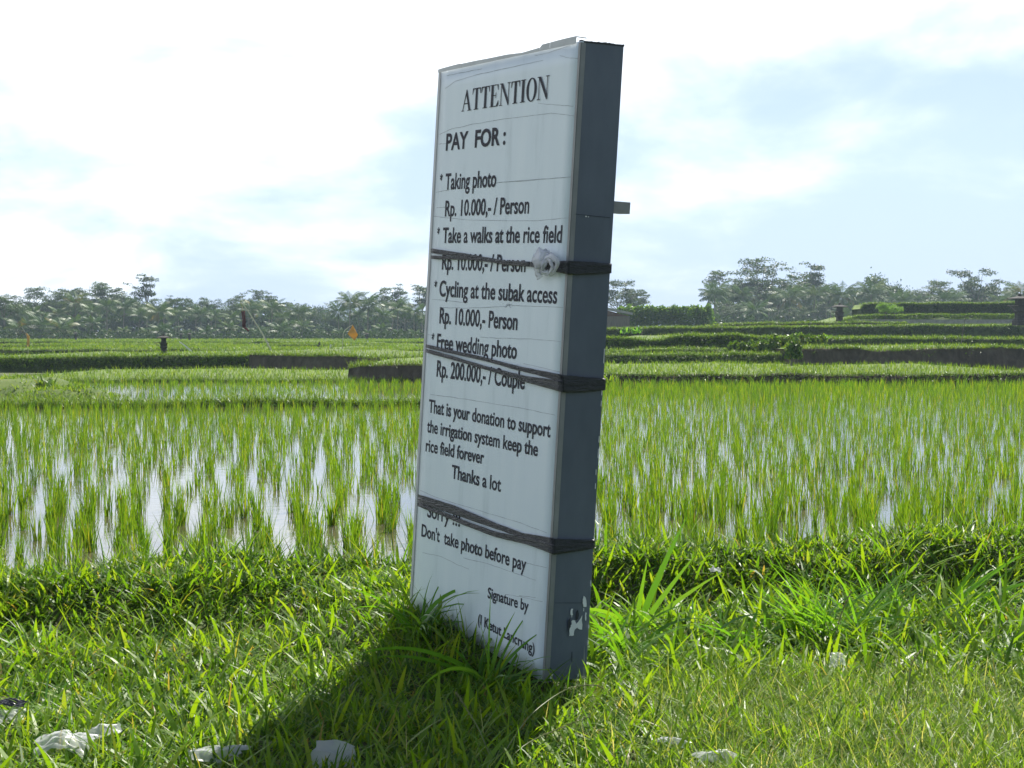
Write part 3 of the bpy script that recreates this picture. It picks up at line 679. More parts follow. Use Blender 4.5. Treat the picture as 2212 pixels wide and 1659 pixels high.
side_patch(s, [z5(1264, 1370), z5(1276, 1370), z5(1276, 1378), z5(1266, 1378)], .0012); side_patch(s, [z5(1284, 1374), z5(1292, 1374), z5(1291, 1380), z5(1285, 1380)], .0012)
s.build('paint_chip', M['chip'], case)
# aluminium corner strips
def side_strip(name, a0, a1, b0, b1, mat, off=.0025, th=.003):   # along the side, between fractions of its depth
    t = MB(); q = []
    for z0, z1 in ((FBR, BBR), (FTR, BTR)):
        for f in (a0, a1): q.append(Vector((z0.x, lerp(0 if f == 0 else TH * 0, z1.y, f), lerp(z0.z, z1.z, f))))
    lo0, lo1, hi0, hi1 = q[0], q[1], q[2], q[3]
    lo0, hi0 = lerp(lo0, hi0, b0), lerp(lo0, hi0, b1); lo1, hi1 = lerp(lo1, hi1, b0), lerp(lo1, hi1, b1)
    o0, o1 = Vector((off - th, 0, 0)), Vector((off, 0, 0))
    t.hexa([lo0 + o0, lo0 + o1, lo1 + o1, lo1 + o0, hi0 + o0, hi0 + o1, hi1 + o1, hi1 + o0])
    return t.build(name, mat, sign)
side_strip('corner_strip', -.004, .105, .0, .998, M['alu'])
side_strip('corner_strip', .925, 1.01, .0, 1.002, M['alu'])
def front_strip(name, u0, u1, v0, v1, mat, y0=-.0045, y1=-.0025):
    t = MB(); p = [bil(u0, v0), bil(u1, v0), bil(u1, v1), bil(u0, v1)]
    t.hexa([(q.x, y0, q.z) for q in p[:2]] + [(q.x, y1, q.z) for q in p[1::-1]] + [(q.x, y0, q.z) for q in (p[3], p[2])] + [(q.x, y1, q.z) for q in (p[2], p[3])])
    return t.build(name, mat, sign)
front_strip('edge_strip', -.003, .014, .0, 1.0, M['alu_light'])
front_strip('edge_strip', .990, 1.002, .0, .998, M['alu'])
# bent strip along the top of the board, in three lapped lengths
def top_strip():
    t = MB()
    segs = [(-.004, .175, .004, .005), (.178, .745, .003, .012), (.749, .81, .012, .012), (.814, .975, .012, .016)]
    for u0, u1, h0, h1 in segs:
        n = 5
        for k in range(n):
            a, b_ = u0 + (u1 - u0) * k / n, u0 + (u1 - u0) * (k + 1) / n
            def zz(u): return .004 + .004 * math.sin(u * 9) - (.010 if .60 < u < .75 else 0)
            ha, hb = h0 + (h1 - h0) * k / n, h0 + (h1 - h0) * (k + 1) / n
            pa, pb = bil(a, 1), bil(b_, 1)
            t.hexa([(pa.x, -.007, pa.z - .007), (pb.x, -.007, pb.z - .007), (pb.x, -.0046, pb.z - .007), (pa.x, -.0046, pa.z - .007),
                    (pa.x, -.007, pa.z + zz(a) + ha), (pb.x, -.007, pb.z + zz(b_) + hb), (pb.x, -.0046, pb.z + zz(b_) + hb), (pa.x, -.0046, pa.z + zz(a) + ha)])
    p = bil(.975, 1)                      # the curled end
    t.hexa([(p.x, -.007, p.z + .018), (p.x + .035, .02, p.z + .012), (p.x + .035, .022, p.z + .012), (p.x, -.005, p.z + .018),
            (p.x, -.007, p.z + .022), (p.x + .035, .02, p.z + .016), (p.x + .035, .022, p.z + .016), (p.x, -.005, p.z + .022)])
    return t.build('top_strip', M['alu_light'], sign)
top_strip()
# ragged sheet edge on top of the case and the back brace
t = MB(); n = 12
for k in range(n):
    a, b_ = k / n, (k + 1) / n
    pa, pb = lerp(FTR, BTR, a), lerp(FTR, BTR, b_)
    j = [random.uniform(.001, .007) for _ in range(2)]
    t.hexa([(pa.x - .02, pa.y + .002, pa.z - .004), (pa.x - .001, pa.y + .002, pa.z - .004), (pb.x - .001, pb.y + .002, pb.z - .004), (pb.x - .02, pb.y + .002, pb.z - .004),
            (pa.x - .02, pa.y + .002, pa.z + j[0]), (pa.x - .001, pa.y + .002, pa.z + j[0]), (pb.x - .001, pb.y + .002, pb.z + j[1]), (pb.x - .02, pb.y + .002, pb.z + j[1])])
t.build('top_edge', M['stain'], sign)
t = MB(); pb = LP(2425, 810, 'side')
zb = pb.z; t.box((-.09, BD + .002, zb - .024), (-.012, BD + .085, zb + .024)); t.build('brace', M['alu'], sign)
for xx in (-.35, -.95):
    t = MB(); t.box((xx - .035, BD + .004, -.5), (xx + .035, BD + .074, 2.1)); t.build('support_post', M['wood'], sign)

# lettering ------------------------------------------------------------
_probe = None
def text_mesh(body, bold, space=1.0):
    cu = bpy.data.curves.new('lettering', 'FONT'); cu.body = body; cu.offset = bold; cu.space_word = space; cu.resolution_u = 4
    o = bpy.data.objects.new('lettering', cu); COL.objects.link(o)
    bpy.context.view_layer.update()
    me = bpy.data.meshes.new_from_object(o.evaluated_get(bpy.context.evaluated_depsgraph_get()))
    bpy.data.objects.remove(o); bpy.data.curves.remove(cu); return me
CAP = .70
def place_text(me, s, e, top, capat=0.0, cap=CAP):
    """s, e: baseline ends, top: the cap height above the baseline at fraction capat (source-photo positions)"""
    a, b_ = LP(*s), LP(*e); ux = Vector((b_.x - a.x, 0, b_.z - a.z))
    t = LP(*top); base = a + ux * capat; hgt = abs(t.z - base.z)
    xs = [v.co.x for v in me.vertices]; x0, x1 = min(xs), max(xs)
    par = list(range(len(me.vertices)))
    def root(i):
        while par[i] != i: par[i] = par[par[i]]; i = par[i]
        return i
    for p in me.polygons:                 # letters that touch lie a hair in front of one another
        q = [root(i) for i in p.vertices]
        for j in q: par[j] = q[0]
    isl = {}
    if cap < 1:
        for v in me.vertices: v.co.z -= 6e-5 * (isl.setdefault(root(v.index), len(isl)) % 4)
    for v in me.vertices:
        f = (v.co.x - x0) / (x1 - x0); q = a + ux * f
        v.co = Vector((q.x, LY + v.co.z, q.z + v.co.y / cap * hgt))
    me.materials.clear(); me.materials.append(M['ink']); me.update()
    return me
def line(body, f, s, e, top, capat=0.0, bold=.019, space=1.0):
    me = place_text(text_mesh(body, bold, space), f(*s), f(*e), f(*top), capat)
    o = link('lettering', me, board); return o
# the serif heading from polygons
def serif():
    m = MB(); lay = [0]
    def P(pts): lay[0] += 1; m.poly([(x, y, -lay[0] * 4e-5) for x, y in pts])
    def R(x0, y0, x1, y1): P([(x0, y0), (x1, y0), (x1, y1), (x0, y1)])
    x = 0
    for ch in 'ATTENTION':
        if ch == 'A':
            P([(x + .06, 0), (x + .10, 0), (x + .36, .86), (x + .33, 1)]); P([(x + .33, 1), (x + .37, 1), (x + .70, 0), (x + .55, 0), (x + .29, .86)])
            R(x + .17, .32, x + .50, .37); R(x, 0, x + .2, .035); R(x + .47, 0, x + .76, .035); x += .80
        elif ch == 'T':
            R(x + .24, .03, x + .39, .96); R(x + .02, .95, x + .61, 1); R(x + .15, 0, x + .48, .035)
            P([(x, .72), (x + .03, .72), (x + .09, .95), (x + .02, .95)]); P([(x + .63, .72), (x + .60, .72), (x + .54, .95), (x + .61, .95)]); x += .67
        elif ch == 'E':
            R(x + .08, .03, x + .23, .97); R(x, .965, x + .58, 1); R(x, 0, x + .58, .035); R(x + .23, .49, x + .42, .53); R(x + .41, .38, x + .44, .64)
            P([(x + .60, .74), (x + .57, .74), (x + .50, .965), (x + .58, .965)]); P([(x + .64, .26), (x + .60, .26), (x + .48, .035), (x + .60, .035)]); x += .70
        elif ch == 'N':
            R(x + .09, .03, x + .13, .95); R(x + .62, 0, x + .66, .97); P([(x + .03, 1), (x + .21, 1), (x + .66, .16), (x + .66, -.02), (x + .62, -.02), (x + .13, .86)])
            R(x - .01, .965, x + .10, 1); R(x + .01, 0, x + .22, .035); R(x + .54, .965, x + .76, 1); x += .80
        elif ch == 'I':
            R(x + .10, .03, x + .25, .97); R(x + .01, .965, x + .34, 1); R(x + .01, 0, x + .34, .035); x += .38
        elif ch == 'O':
            n = 28; cx, cy = x + .36, .5
            for k in range(n):
                g0, g1 = 2 * PI * k / n, 2 * PI * (k + 1) / n
                m.poly([(cx + .35 * math.cos(g0), cy + .525 * math.sin(g0), 0), (cx + .35 * math.cos(g1), cy + .525 * math.sin(g1), 0),
                        (cx + .19 * math.cos(g1), cy + .475 * math.sin(g1), 0), (cx + .19 * math.cos(g0), cy + .475 * math.sin(g0), 0)])
            x += .76
    return m.mesh('lettering', M['ink'])
link('lettering', place_text(serif(), z5(375, 620), z5(1002, 526), z5(450, 455), .12, cap=1.0), board)
line('PAY  FOR :', z5, (262, 898), (690, 852), (268, 780), 0.02, .027)
for f, p, q, u in ((z5, (220, 1120), (238, 1118), (228, 1068)), (z5, (200, 1505), (217, 1505), (208, 1450)), (z6, (179, 410), (198, 411), (188, 360)), (z6, (160, 790), (178, 791), (168, 738))):
    me = text_mesh('*', .02); ys = [v.co.y for v in me.vertices]; y0 = min(ys); k = CAP / (max(ys) - y0)
    for v in me.vertices: v.co.y = (v.co.y - y0) * k
    link('lettering', place_text(me, f(*p), f(*q), f(*u), .5), board)
line('Taking photo', z5, (257, 1180), (622, 1158), (262, 1066), 0.02, .02)
line('Rp. 10.000,- / Person', z5, (255, 1372), (860, 1350), (262, 1260), 0.02)
line('Take a walks at the rice field', z5, (238, 1563), (1096, 1562), (245, 1454), 0.01)
line('Rp. 10.000,- / Person', z6, (233, 280), (835, 298), (240, 168), 0.02)
line('Cycling at the subak access', z6, (214, 472), (1062, 526), (222, 360), 0.01)
line('Rp. 10.000,- Person', z6, (215, 667), (775, 716), (222, 553), 0.01)
line('Free wedding photo', z6, (196, 852), (770, 925), (205, 742), 0.02)
line('Rp. 200.000,- / Couple', z6, (195, 1050), (828, 1143), (203, 934), 0.02)
line('That is your donation to support', z6, (138, 1308), (1014, 1490), (146, 1215), 0.01)
line('the irrigation system keep the', z6, (126, 1450), (922, 1625), (152, 1365), 0.03)
line('rice field forever', z6, (116, 1588), (535, 1682), (240, 1525), 0.28)
line('Thanks a lot', z7, (395, 122), (750, 223), (402, 27), 0.02)
line('Sorry !!!', z7, (220, 402), (455, 474), (228, 310), 0.02)
line("Don't  take photo before pay", z7, (178, 541), (930, 795), (184, 453), 0.01)
line('Signature by', z7, (655, 985), (948, 1086), (664, 910), 0.02)
line('(I Ketut Lancrung)', z7, (585, 1170), (992, 1392), (600, 1105), 0.03)

# fine cracks in the board
t = MB()
def crack(f, pts, w=1.6):
    q = []
    for i in range(len(pts) - 1):
        n = 5
        for k in range(n):
            u = k / n; q.append((pts[i][0] + (pts[i + 1][0] - pts[i][0]) * u, pts[i][1] + (pts[i + 1][1] - pts[i][1]) * u + random.uniform(-2.2, 2.2)))
    q.append(pts[-1])
    for i in range(len(q) - 1):
        wa, wb = w * random.uniform(.5, 1.1), w * random.uniform(.5, 1.1)
        a, b_, c_, d = f(q[i][0], q[i][1] - wa), f(q[i + 1][0], q[i + 1][1] - wb), f(q[i + 1][0], q[i + 1][1] + wb), f(q[i][0], q[i][1] + wa)
        t.poly([LP(*p, 'front', -.0012) for p in (a, d, c_, b_)])
for f, p in ((z5, [(255, 455), (330, 400), (480, 355), (700, 305), (960, 250)]), (z5, [(270, 360), (370, 340), (520, 310)]), (z5, [(900, 215), (1000, 195), (1190, 130)]),
             (z5, [(1080, 215), (1140, 232), (1215, 236)]), (z5, [(215, 785), (300, 745), (450, 710), (700, 670), (890, 648), (1020, 632), (1120, 640), (1185, 650)]),
             (z5, [(205, 853), (262, 848)]), (z5, [(925, 560), (1080, 572), (1180, 580)]), (z5, [(625, 1130), (900, 1110), (1165, 1088)]), (z5, [(625, 1131), (800, 1120), (1165, 1089)]), (z5, [(190, 1200), (300, 1180)]),
             (z5, [(195, 1312), (255, 1306)]), (z5, [(170, 1370), (400, 1400), (900, 1405), (1140, 1385)]), (z6, [(160, 495), (420, 520)]), (z6, [(215, 555), (400, 560), (690, 548)]), (z6, [(735, 540), (900, 548), (1110, 555)]),
             (z6, [(510, 770), (640, 775), (870, 782), (1090, 802)]), (z6, [(130, 750), (165, 752)]), (z6, [(150, 1180), (400, 1215), (800, 1280), (1050, 1330)]), (z6, [(820, 960), (1090, 1020)]),
             (z7, [(170, 215), (300, 270), (600, 360), (900, 450), (1080, 520)]), (z7, [(185, 660), (320, 690), (430, 745), (520, 780)]), (z7, [(480, 700), (650, 740), (800, 790), (1000, 860)]), (z7, [(930, 735), (1080, 770)]),
             (z7, [(780, 960), (920, 985), (1050, 1015)]), (z7, [(880, 970), (1000, 985)])):
    crack(f, p)
for k in range(9):                        # the star-shaped break
    g = 2 * PI * k / 9 + .2; r = random.uniform(14, 34); crack(z6, [(708, 538), (708 + r * math.cos(g), 538 + r * .7 * math.sin(g))], 2.2)
t.build('crack', M['crack'], board)

# the tape bands: strands on the front, one wide wrap on the side
def strand(mb, f, top, bot, off, plane='front', wr=.0018):
    n = 26; ln = [0]
    for i in range(1, len(top)): ln.append(ln[-1] + abs(top[i][0] - top[i - 1][0]))
    rows = []
    for k in range(n + 1):
        s_ = ln[-1] * k / n; i = max(j for j in range(len(ln) - 1) if ln[j] <= s_ + 1e-9); u = (s_ - ln[i]) / (ln[i + 1] - ln[i])
        a = (top[i][0] + (top[i + 1][0] - top[i][0]) * u, top[i][1] + (top[i + 1][1] - top[i][1]) * u)
        b_ = (bot[i][0] + (bot[i + 1][0] - bot[i][0]) * u, bot[i][1] + (bot[i + 1][1] - bot[i][1]) * u)
        row = []
        for j in range(7):
            v = j / 6; j2 = (random.uniform(-1.6, 1.6) if j in (0, 6) else 0) * (0 < k < n)
            w = wr * (math.sin(j * 2.6 + k * .21) + .8 * math.sin(j * 4.4 - k * .13 + 1)) * (0 < j < 6)
            row.append(LP(*f(a[0] + (b_[0] - a[0]) * v, a[1] + (b_[1] - a[1]) * v + j2), plane, off + (w if plane == 'side' else -w)))
        rows.append(row)
    b0 = len(mb.v)
    for row in rows: mb.v += [tuple(p) for p in row]
    for k in range(n):
        for j in range(6):
            a = b0 + k * 7 + j; mb.f.append([a, a + 1, a + 8, a + 7]); mb.mi.append(0)
def band(fronts, side, f):
    mb = MB(); o = -.010
    for i, (tp, bt) in enumerate(fronts): strand(mb, f, tp, bt, o - .0035 * i)
    strand(mb, f, side[0], side[1], .0075, 'side')
    ct, cb = side[0][0], side[1][0]       # round the corner
    q = [LP(*f(*ct), 'front', o - .002), LP(*f(*cb), 'front', o - .002), LP(*f(*cb), 'side', .0075), LP(*f(*ct), 'side', .0075)]
    mb.poly([q[0], q[1], q[2], q[3]])
    o_ = mb.build('tape_band', M['tape'], sign, smooth=True); sm = o_.modifiers.new('thickness', 'SOLIDIFY'); sm.thickness = .0012; sm.offset = 0
    return o_
band([([(152, 130), (420, 170), (700, 218), (870, 225)], [(152, 163), (420, 198), (700, 250), (870, 262)]),
      ([(152, 180), (420, 192), (650, 215), (870, 232)], [(152, 206), (420, 212), (650, 238), (870, 262)]),
      ([(868, 226), (1000, 232), (1070, 222), (1140, 218)], [(868, 262), (960, 280), (1055, 298), (1140, 318)])],
     ([(1143, 218), (1300, 226), (1456, 240)], [(1143, 318), (1300, 316), (1453, 308)]), z6)
band([([(118, 820), (300, 862), (500, 904), (760, 972), (1100, 1040)], [(118, 845), (300, 886), (500, 930), (760, 1002), (1100, 1088)]),
      ([(115, 850), (330, 912), (560, 982), (820, 1045), (1100, 1082)], [(115, 878), (330, 938), (560, 1006), (820, 1088), (1100, 1166)])],
     ([(1103, 1040), (1250, 1055), (1413, 1066)], [(1103, 1166), (1250, 1166), (1410, 1150)]), z6)
band([([(150, 240), (400, 318), (720, 452), (900, 518), (1130, 556)], [(150, 302), (400, 382), (720, 492), (900, 552), (1130, 612)]),
      ([(150, 300), (320, 362), (480, 428), (700, 508), (950, 556), (1130, 602)], [(150, 326), (320, 392), (480, 462), (700, 546), (950, 606), (1130, 676)])],
     ([(1133, 560), (1280, 566), (1427, 565)], [(1133, 676), (1280, 654), (1425, 630)]), z7)

# ------------------------------------------------------------------ litter and the tied bag
def crumple(name, label, loc, sx, sy, amp, mat, seed, cat='plastic litter', rot=0, tilt=(0, 0), fold=2.0, ragged=.15):
    n = 26; u = np.linspace(-.5, .5, n); X, Y = np.meshgrid(u, u)
    r = 1 + ragged * (vnoise(np.arctan2(Y, X) * 2, X * 0, 1.5, seed) - .5) * 3
    Z = amp * ((1 - np.abs(2 * vnoise(X, Y * .6, fold * 1.4, seed + 1) - 1)) * 1.0 + .28 * (1 - np.abs(2 * vnoise(X + Y, Y * .7, fold * 3.5, seed + 2) - 1)) + .06 * vnoise(X, Y, fold * 11, seed + 3))
    Z = Z * (1.15 - (X ** 2 + Y ** 2) * 1.6)
    dx = .12 * (vnoise(X, Y, fold * 2.3, seed + 4) - .5); dy = .12 * (vnoise(X, Y, fold * 2.3, seed + 5) - .5)
    sx, sy = sx * .88, sy * .88
    V = np.stack([(X * r + dx) * sx, (Y * r + dy) * sy, Z], 2).reshape(-1, 3)
    i, j = np.meshgrid(np.arange(n - 1), np.arange(n - 1)); a = (j * n + i).ravel()
    o = link(name, mesh_np(name, V, np.stack([a, a + 1, a + n + 1, a + n], 1), mat, smooth=True))
    o.location = loc; o.rotation_euler = (tilt[0], tilt[1], rot)
    return tag(o, label, cat)
G = lambda px, py, dz=0: (lambda d: (X_at(px, d), d, float(gz(X_at(px, d), d)) + dz))(CZ * F / (py - H))
crumple('plastic_scrap', 'torn white plastic bag crumpled in the grass at the lower left corner', G(62, 767, .04), .21, .15, .04, M['plastic'], 3, tilt=(.25, 0))
o2 = crumple('plastic_scrap', 'strip of clear white plastic lifting above the torn bag at the lower left', G(94, 758, .05), .19, .08, .035, M['plastic'], 8, rot=.75, tilt=(.35, -.2))
crumple('plastic_scrap', 'flattened grey plastic sheet half buried at the bottom edge left of the shadow', G(214, 770, .03), .22, .12, .03, M['plastic'], 13, tilt=(.1, 0))
crumple('plastic_scrap', 'folded pale plastic sheet in the shadow at the bottom edge', G(332, 770, .03), .17, .14, .035, M['plastic'], 23, fold=1.1, tilt=(.7, .1), ragged=.06)
crumple('plastic_wrapper', 'black and white plastic wrapper at the left edge of the verge', G(6, 730, .02), .13, .11, .03, M['plastic'], 31, tilt=(.3, 0))
crumple('plastic_wrapper', 'black plastic strip lying over the white wrapper at the left edge', G(7, 727, .062), .16, .05, .03, M['black_plastic'], 33, rot=-.2, tilt=(.3, 0))
crumple('plastic_scrap', 'thin white plastic strip trailing in the pale grass right of the shadow', G(674, 762, .04), .14, .045, .025, M['plastic'], 41, rot=-.6, tilt=(.4, 0))
crumple('plastic_scrap', 'white plastic scraps at the bottom edge in the pale grass', G(720, 777, .04), .17, .07, .03, M['plastic'], 47, tilt=(.3, 0))
crumple('plastic_cup', 'crumpled white plastic cup sunk in the grass on the right verge', G(838, 680, .07), .07, .075, .04, M['plastic'], 53, tilt=(.9, 0), fold=1, ragged=.05)
crumple('plastic_scrap', 'small white scrap lying among wide blades in front of the right bund', G(716, 598, .14), .07, .05, .03, M['plastic'], 59, tilt=(.5, 0))

def tied_bag():
    root = empty('plastic_bag'); root.matrix_world = SM @ Matrix.Translation(LP(*z6(962, 225), 'front', -.03))
    tag(root, 'knotted translucent white plastic bag tied onto the upper tape band', 'plastic bag')
    Q0 = LP(*z6(962, 225), 'front', -.03)
    def L(x, y, off): return LP(*z6(x, y), 'front', off) - Q0
    # bunched body: a ruffled lobe; hanging tail; two looped handles
    def ruff(pts, rad, seed, n=14, flat=.45):
        V = []; k = len(pts); S = 22
        for i in range(S + 1):
            u = i / S * (k - 1); a = min(int(u), k - 2); f = u - a
            c_ = pts[a].lerp(pts[a + 1], f); r = rad[a] + (rad[a + 1] - rad[a]) * f
            t_ = (pts[a + 1] - pts[a]).normalized(); sx = t_.cross(Vector((0, 1, 0))).normalized()
            for j in range(n):
                g = 2 * PI * j / n; rr = r * (1 + .28 * math.sin(g * 5 + seed + i * .25) + .18 * math.sin(g * 3 - i * .6 + seed * 2))
                V.append(c_ + sx * (rr * math.cos(g)) + Vector((0, 1, 0)) * (rr * flat * math.sin(g)))
        idx = [(i * n + j, i * n + (j + 1) % n, (i + 1) * n + (j + 1) % n, (i + 1) * n + j) for i in range(S) for j in range(n)]
        me = bpy.data.meshes.new('bag'); me.from_pydata([tuple(v) for v in V], [], idx); me.materials.append(M['bag'])
        for p in me.polygons: p.use_smooth = True
        return me
    link('bag_body', ruff([L(885, 205, -.025), L(915, 215, -.04), L(955, 195, -.045), L(985, 190, -.035), L(1000, 200, -.03)], [.010, .030, .036, .028, .012], 1), root)
    link('bag_tail', ruff([L(930, 215, -.03), L(920, 265, -.04), L(925, 310, -.035), L(940, 338, -.03)], [.024, .024, .019, .022], 2, flat=.3), root)
    link('bag_handle', ruff([L(985, 200, -.04), L(1030, 190, -.05), L(1060, 220, -.045), L(1062, 255, -.04), L(1040, 295, -.035), L(1010, 310, -.03)], [.016, .015, .013, .010, .009, .012], 3, flat=.5), root)
    link('bag_handle', ruff([L(1000, 200, -.045), L(1015, 225, -.05), L(1030, 265, -.045), L(1012, 300, -.04)], [.012, .009, .008, .008], 4, flat=.5), root)
    link('bag_handle', ruff([L(990, 205, -.04), L(960, 240, -.05), L(955, 290, -.04), L(975, 305, -.035), L(1000, 305, -.03)], [.014, .014, .012, .010, .010], 5, flat=.5), root)
tied_bag()

# ------------------------------------------------------------------ shrines, poles, hut
def shrine(label, px, py, D, h, shelf=None, group=None, rz=0.2):
    p = P1(px, py, D); root = empty('stone_shrine', p, rz); tag(root, label, 'shrine', group)
    k = h / 2.0
    def part(name, secs, mat='stone', parent=root):
        m = MB(); m.loft([(z * k, r * k) for z, r in secs]); return m.build(name, M[mat], parent)
    part('base', [(-.1, .36), (.22, .36), (.24, .31), (.34, .31), (.37, .27), (.40, .27)])
    part('pillar', [(.40, .235), (.72, .235), (.76, .29), (.84, .33), (.88, .33), (.90, .28), (1.12, .30), (1.16, .36), (1.20, .36)])
    part('cell', [(1.20, .22), (1.62, .22), (1.64, .29), (1.66, .29)])
    rf = part('roof', [(1.66, .60), (1.71, .62), (1.80, .34), (1.85, .20), (1.88, .14)])
    part('finial', [(1.88, .07), (1.93, .10), (1.98, .06), (2.02, .09), (2.06, .02)], parent=rf)
    if shelf:
        m = MB(); m.box((-(.85 if shelf < 0 else 0) * k, -.2 * k, 1.20 * k), ((.85 if shelf > 0 else 0) * k, .1 * k, 1.25 * k))
        m.tube([(shelf * .75 * k, -.05 * k, 1.2 * k), (shelf * .3 * k, -.05 * k, .85 * k)], .02 * k, 5); m.build('offering_shelf', M['wood'], root)
    return root
shrine('dark stone shrine with a wide roof on the nearest left terrace', 163.8, 356.5, 63.5, .94, shelf=-1)
shrine('small dark shrine below the palms at the far left edge of the fields', 75.8, 341, 162, .98, group=None)
shrine('small shrine at the tree edge just right of the large stone shrine', 181, 341, 168, .9)
shrine('small roofed shrine at the tree edge above the leaning white stake', 189.5, 342, 158, .98)
shrine('small dark shrine at the tree edge right of the yellow flag', 367, 341, 168, .95)
shrine('stone shrine with a side shelf left of the grassy mound on the right', 839.4, 325, 116, 1.66, shelf=-1)
shrine('large stone shrine cut by the right edge of the photograph', 1019.5, 324, 96, 1.9, shelf=-1)

def pole_thing(name, label, cat, pts, r, mat='bamboo'):
    m = MB(); m.tube(pts, [r * (1 - .5 * i / (len(pts) - 1)) for i in range(len(pts))], 6)
    root = empty(name, pts[0]); tag(root, label, cat)
    o = m.build('pole', M[mat], root); o.location = -Vector(pts[0]); return root
def cloth(root, name, corners, mat, wave=.06, n=8):
    a, b_, c_, d = [Vector(p) - root.location for p in corners]; V = []; Fc = []
    for i in range(n + 1):
        for j in range(n + 1):
            u, v = i / n, j / n; p = (a * (1 - u) + b_ * u) * (1 - v) + (d * (1 - u) + c_ * u) * v
            V.append(tuple(p + Vector((0, wave * math.sin(u * 6 + v * 4), 0))))
    for i in range(n):
        for j in range(n):
            k = i * (n + 1) + j; Fc.append((k, k + 1, k + n + 2, k + n + 1))
    me = bpy.data.meshes.new(name); me.from_pydata(V, [], Fc); me.materials.append(M[mat])
    for p in me.polygons: p.use_smooth = True
    o = link(name, me, root); sm = o.modifiers.new('thickness', 'SOLIDIFY'); sm.thickness = .008
D = 80
r_ = pole_thing('banner_pole', 'leaning bamboo pole with a hanging maroon banner before the left trees', 'banner', [P1(272, 352, D), P1(262, 333, D), P1(252, 317, D), P1(243, 304, D), P1(240.3, 302, D)], .05)
cloth(r_, 'banner', [P1(241.2, 311, D), P1(244.9, 311, D), P1(245.8, 327, D), P1(242.5, 327.5, D)], 'maroon')
cloth(r_, 'banner_tail', [P1(242.5, 327.6, D), P1(245.8, 327.1, D), P1(249.5, 330.5, D), P1(248, 331.5, D)], 'maroon', .03, 4)
m = MB(); m.tube([P1(240.3, 302.2, D) - r_.location, P1(242.2, 306, D) - r_.location, P1(242.8, 311.2, D) - r_.location], .008, 4); m.build('cord', M['straw'], r_)
r_ = pole_thing('flag_pole', 'thin bent pole flying a golden yellow flag left of the board', 'flag', [P1(342.4, 351, D), P1(342.8, 342, D), P1(343.2, 334, D), P1(345, 330, D), P1(349.8, 326.3, D), P1(352.8, 325, D)], .022)
cloth(r_, 'flag', [P1(352.6, 325, D), P1(358, 334.7, D), P1(354.5, 340.6, D), P1(347.5, 333.8, D)], 'gold', .08)
D = 72
r_ = pole_thing('palm_leaf_pennant', 'thin bent pole with a yellow palm leaf pennant at the far left', 'pennant', [P1(28.3, 356.5, D), P1(28, 346, D), P1(26.5, 336, D), P1(24, 330, D), P1(21.8, 327, D)], .012)
cloth(r_, 'pennant', [P1(26.3, 333, D), P1(29.6, 336, D), P1(28.8, 347, D), P1(27.0, 346, D)], 'straw', .05, 5)
r_ = pole_thing('leaning_stake', 'white stake leaning left beside the large stone shrine', 'stake', [P1(192.9, 353, 73), P1(187, 347.5, 73), P1(183, 344.2, 73), P1(179.4, 341.8, 73)], .05, 'whitepaint')
for px, y0, y1, D, lab in ((375.3, 346.8, 344.2, 105, 'short white stake on the terrace right of the yellow flag'), (367.4, 343, 340.6, 130, 'short white stake in the field below the small shrine right of the flag'),
                           (416.8, 347, 344.4, 105, 'short white stake close to the left edge of the board'), (330.3, 350, 344.2, 82, 'short stake with a white tip left of the flag pole')):
    m = MB(); p = P1(px, y0, D); q = P1(px + .4, y1, D); w_ = .05
    m.tube([Vector((0, 0, -.1)), (q - p) * .6, q - p], [w_, w_, w_ * .8], 6); o = m.build('stake', M['whitepaint']); o.location = p; tag(o, lab, 'stake')
m = MB(); p = P1(319.3, 348, 100); m.loft([(-.1, .09), (.15, .10), (.22, .06), (.33, .07), (.42, .02)], 6, 0); o = m.build('marker_post', M['stone']); o.location = p
tag(o, 'short dark post standing on the terrace between the banner and the flag', 'post')
r_ = pole_thing('leaning_stake', 'thin grey stake leaning right on the bank below the hut', 'stake', [P1(507 + 98.6, 329, 99), P1(606.8, 322.5, 99), P1(608.6, 315.8, 99)], .03, 'bark') if False else None
r_ = pole_thing('leaning_stake', 'thin grey stake standing on the bank below the green hedge', 'stake', [P1(641.5, 335.5, 97), P1(642.7, 330, 97), P1(644, 325.2, 97)], .03, 'bark')
r_ = pole_thing('leaning_stake', 'tall thin stick with dry twigs on the right terraces near the frame edge', 'stake', [P1(960.5, 354, 66), P1(961.5, 341, 66), P1(963.8, 326, 66), P1(966, 314, 66)], .02, 'bark')

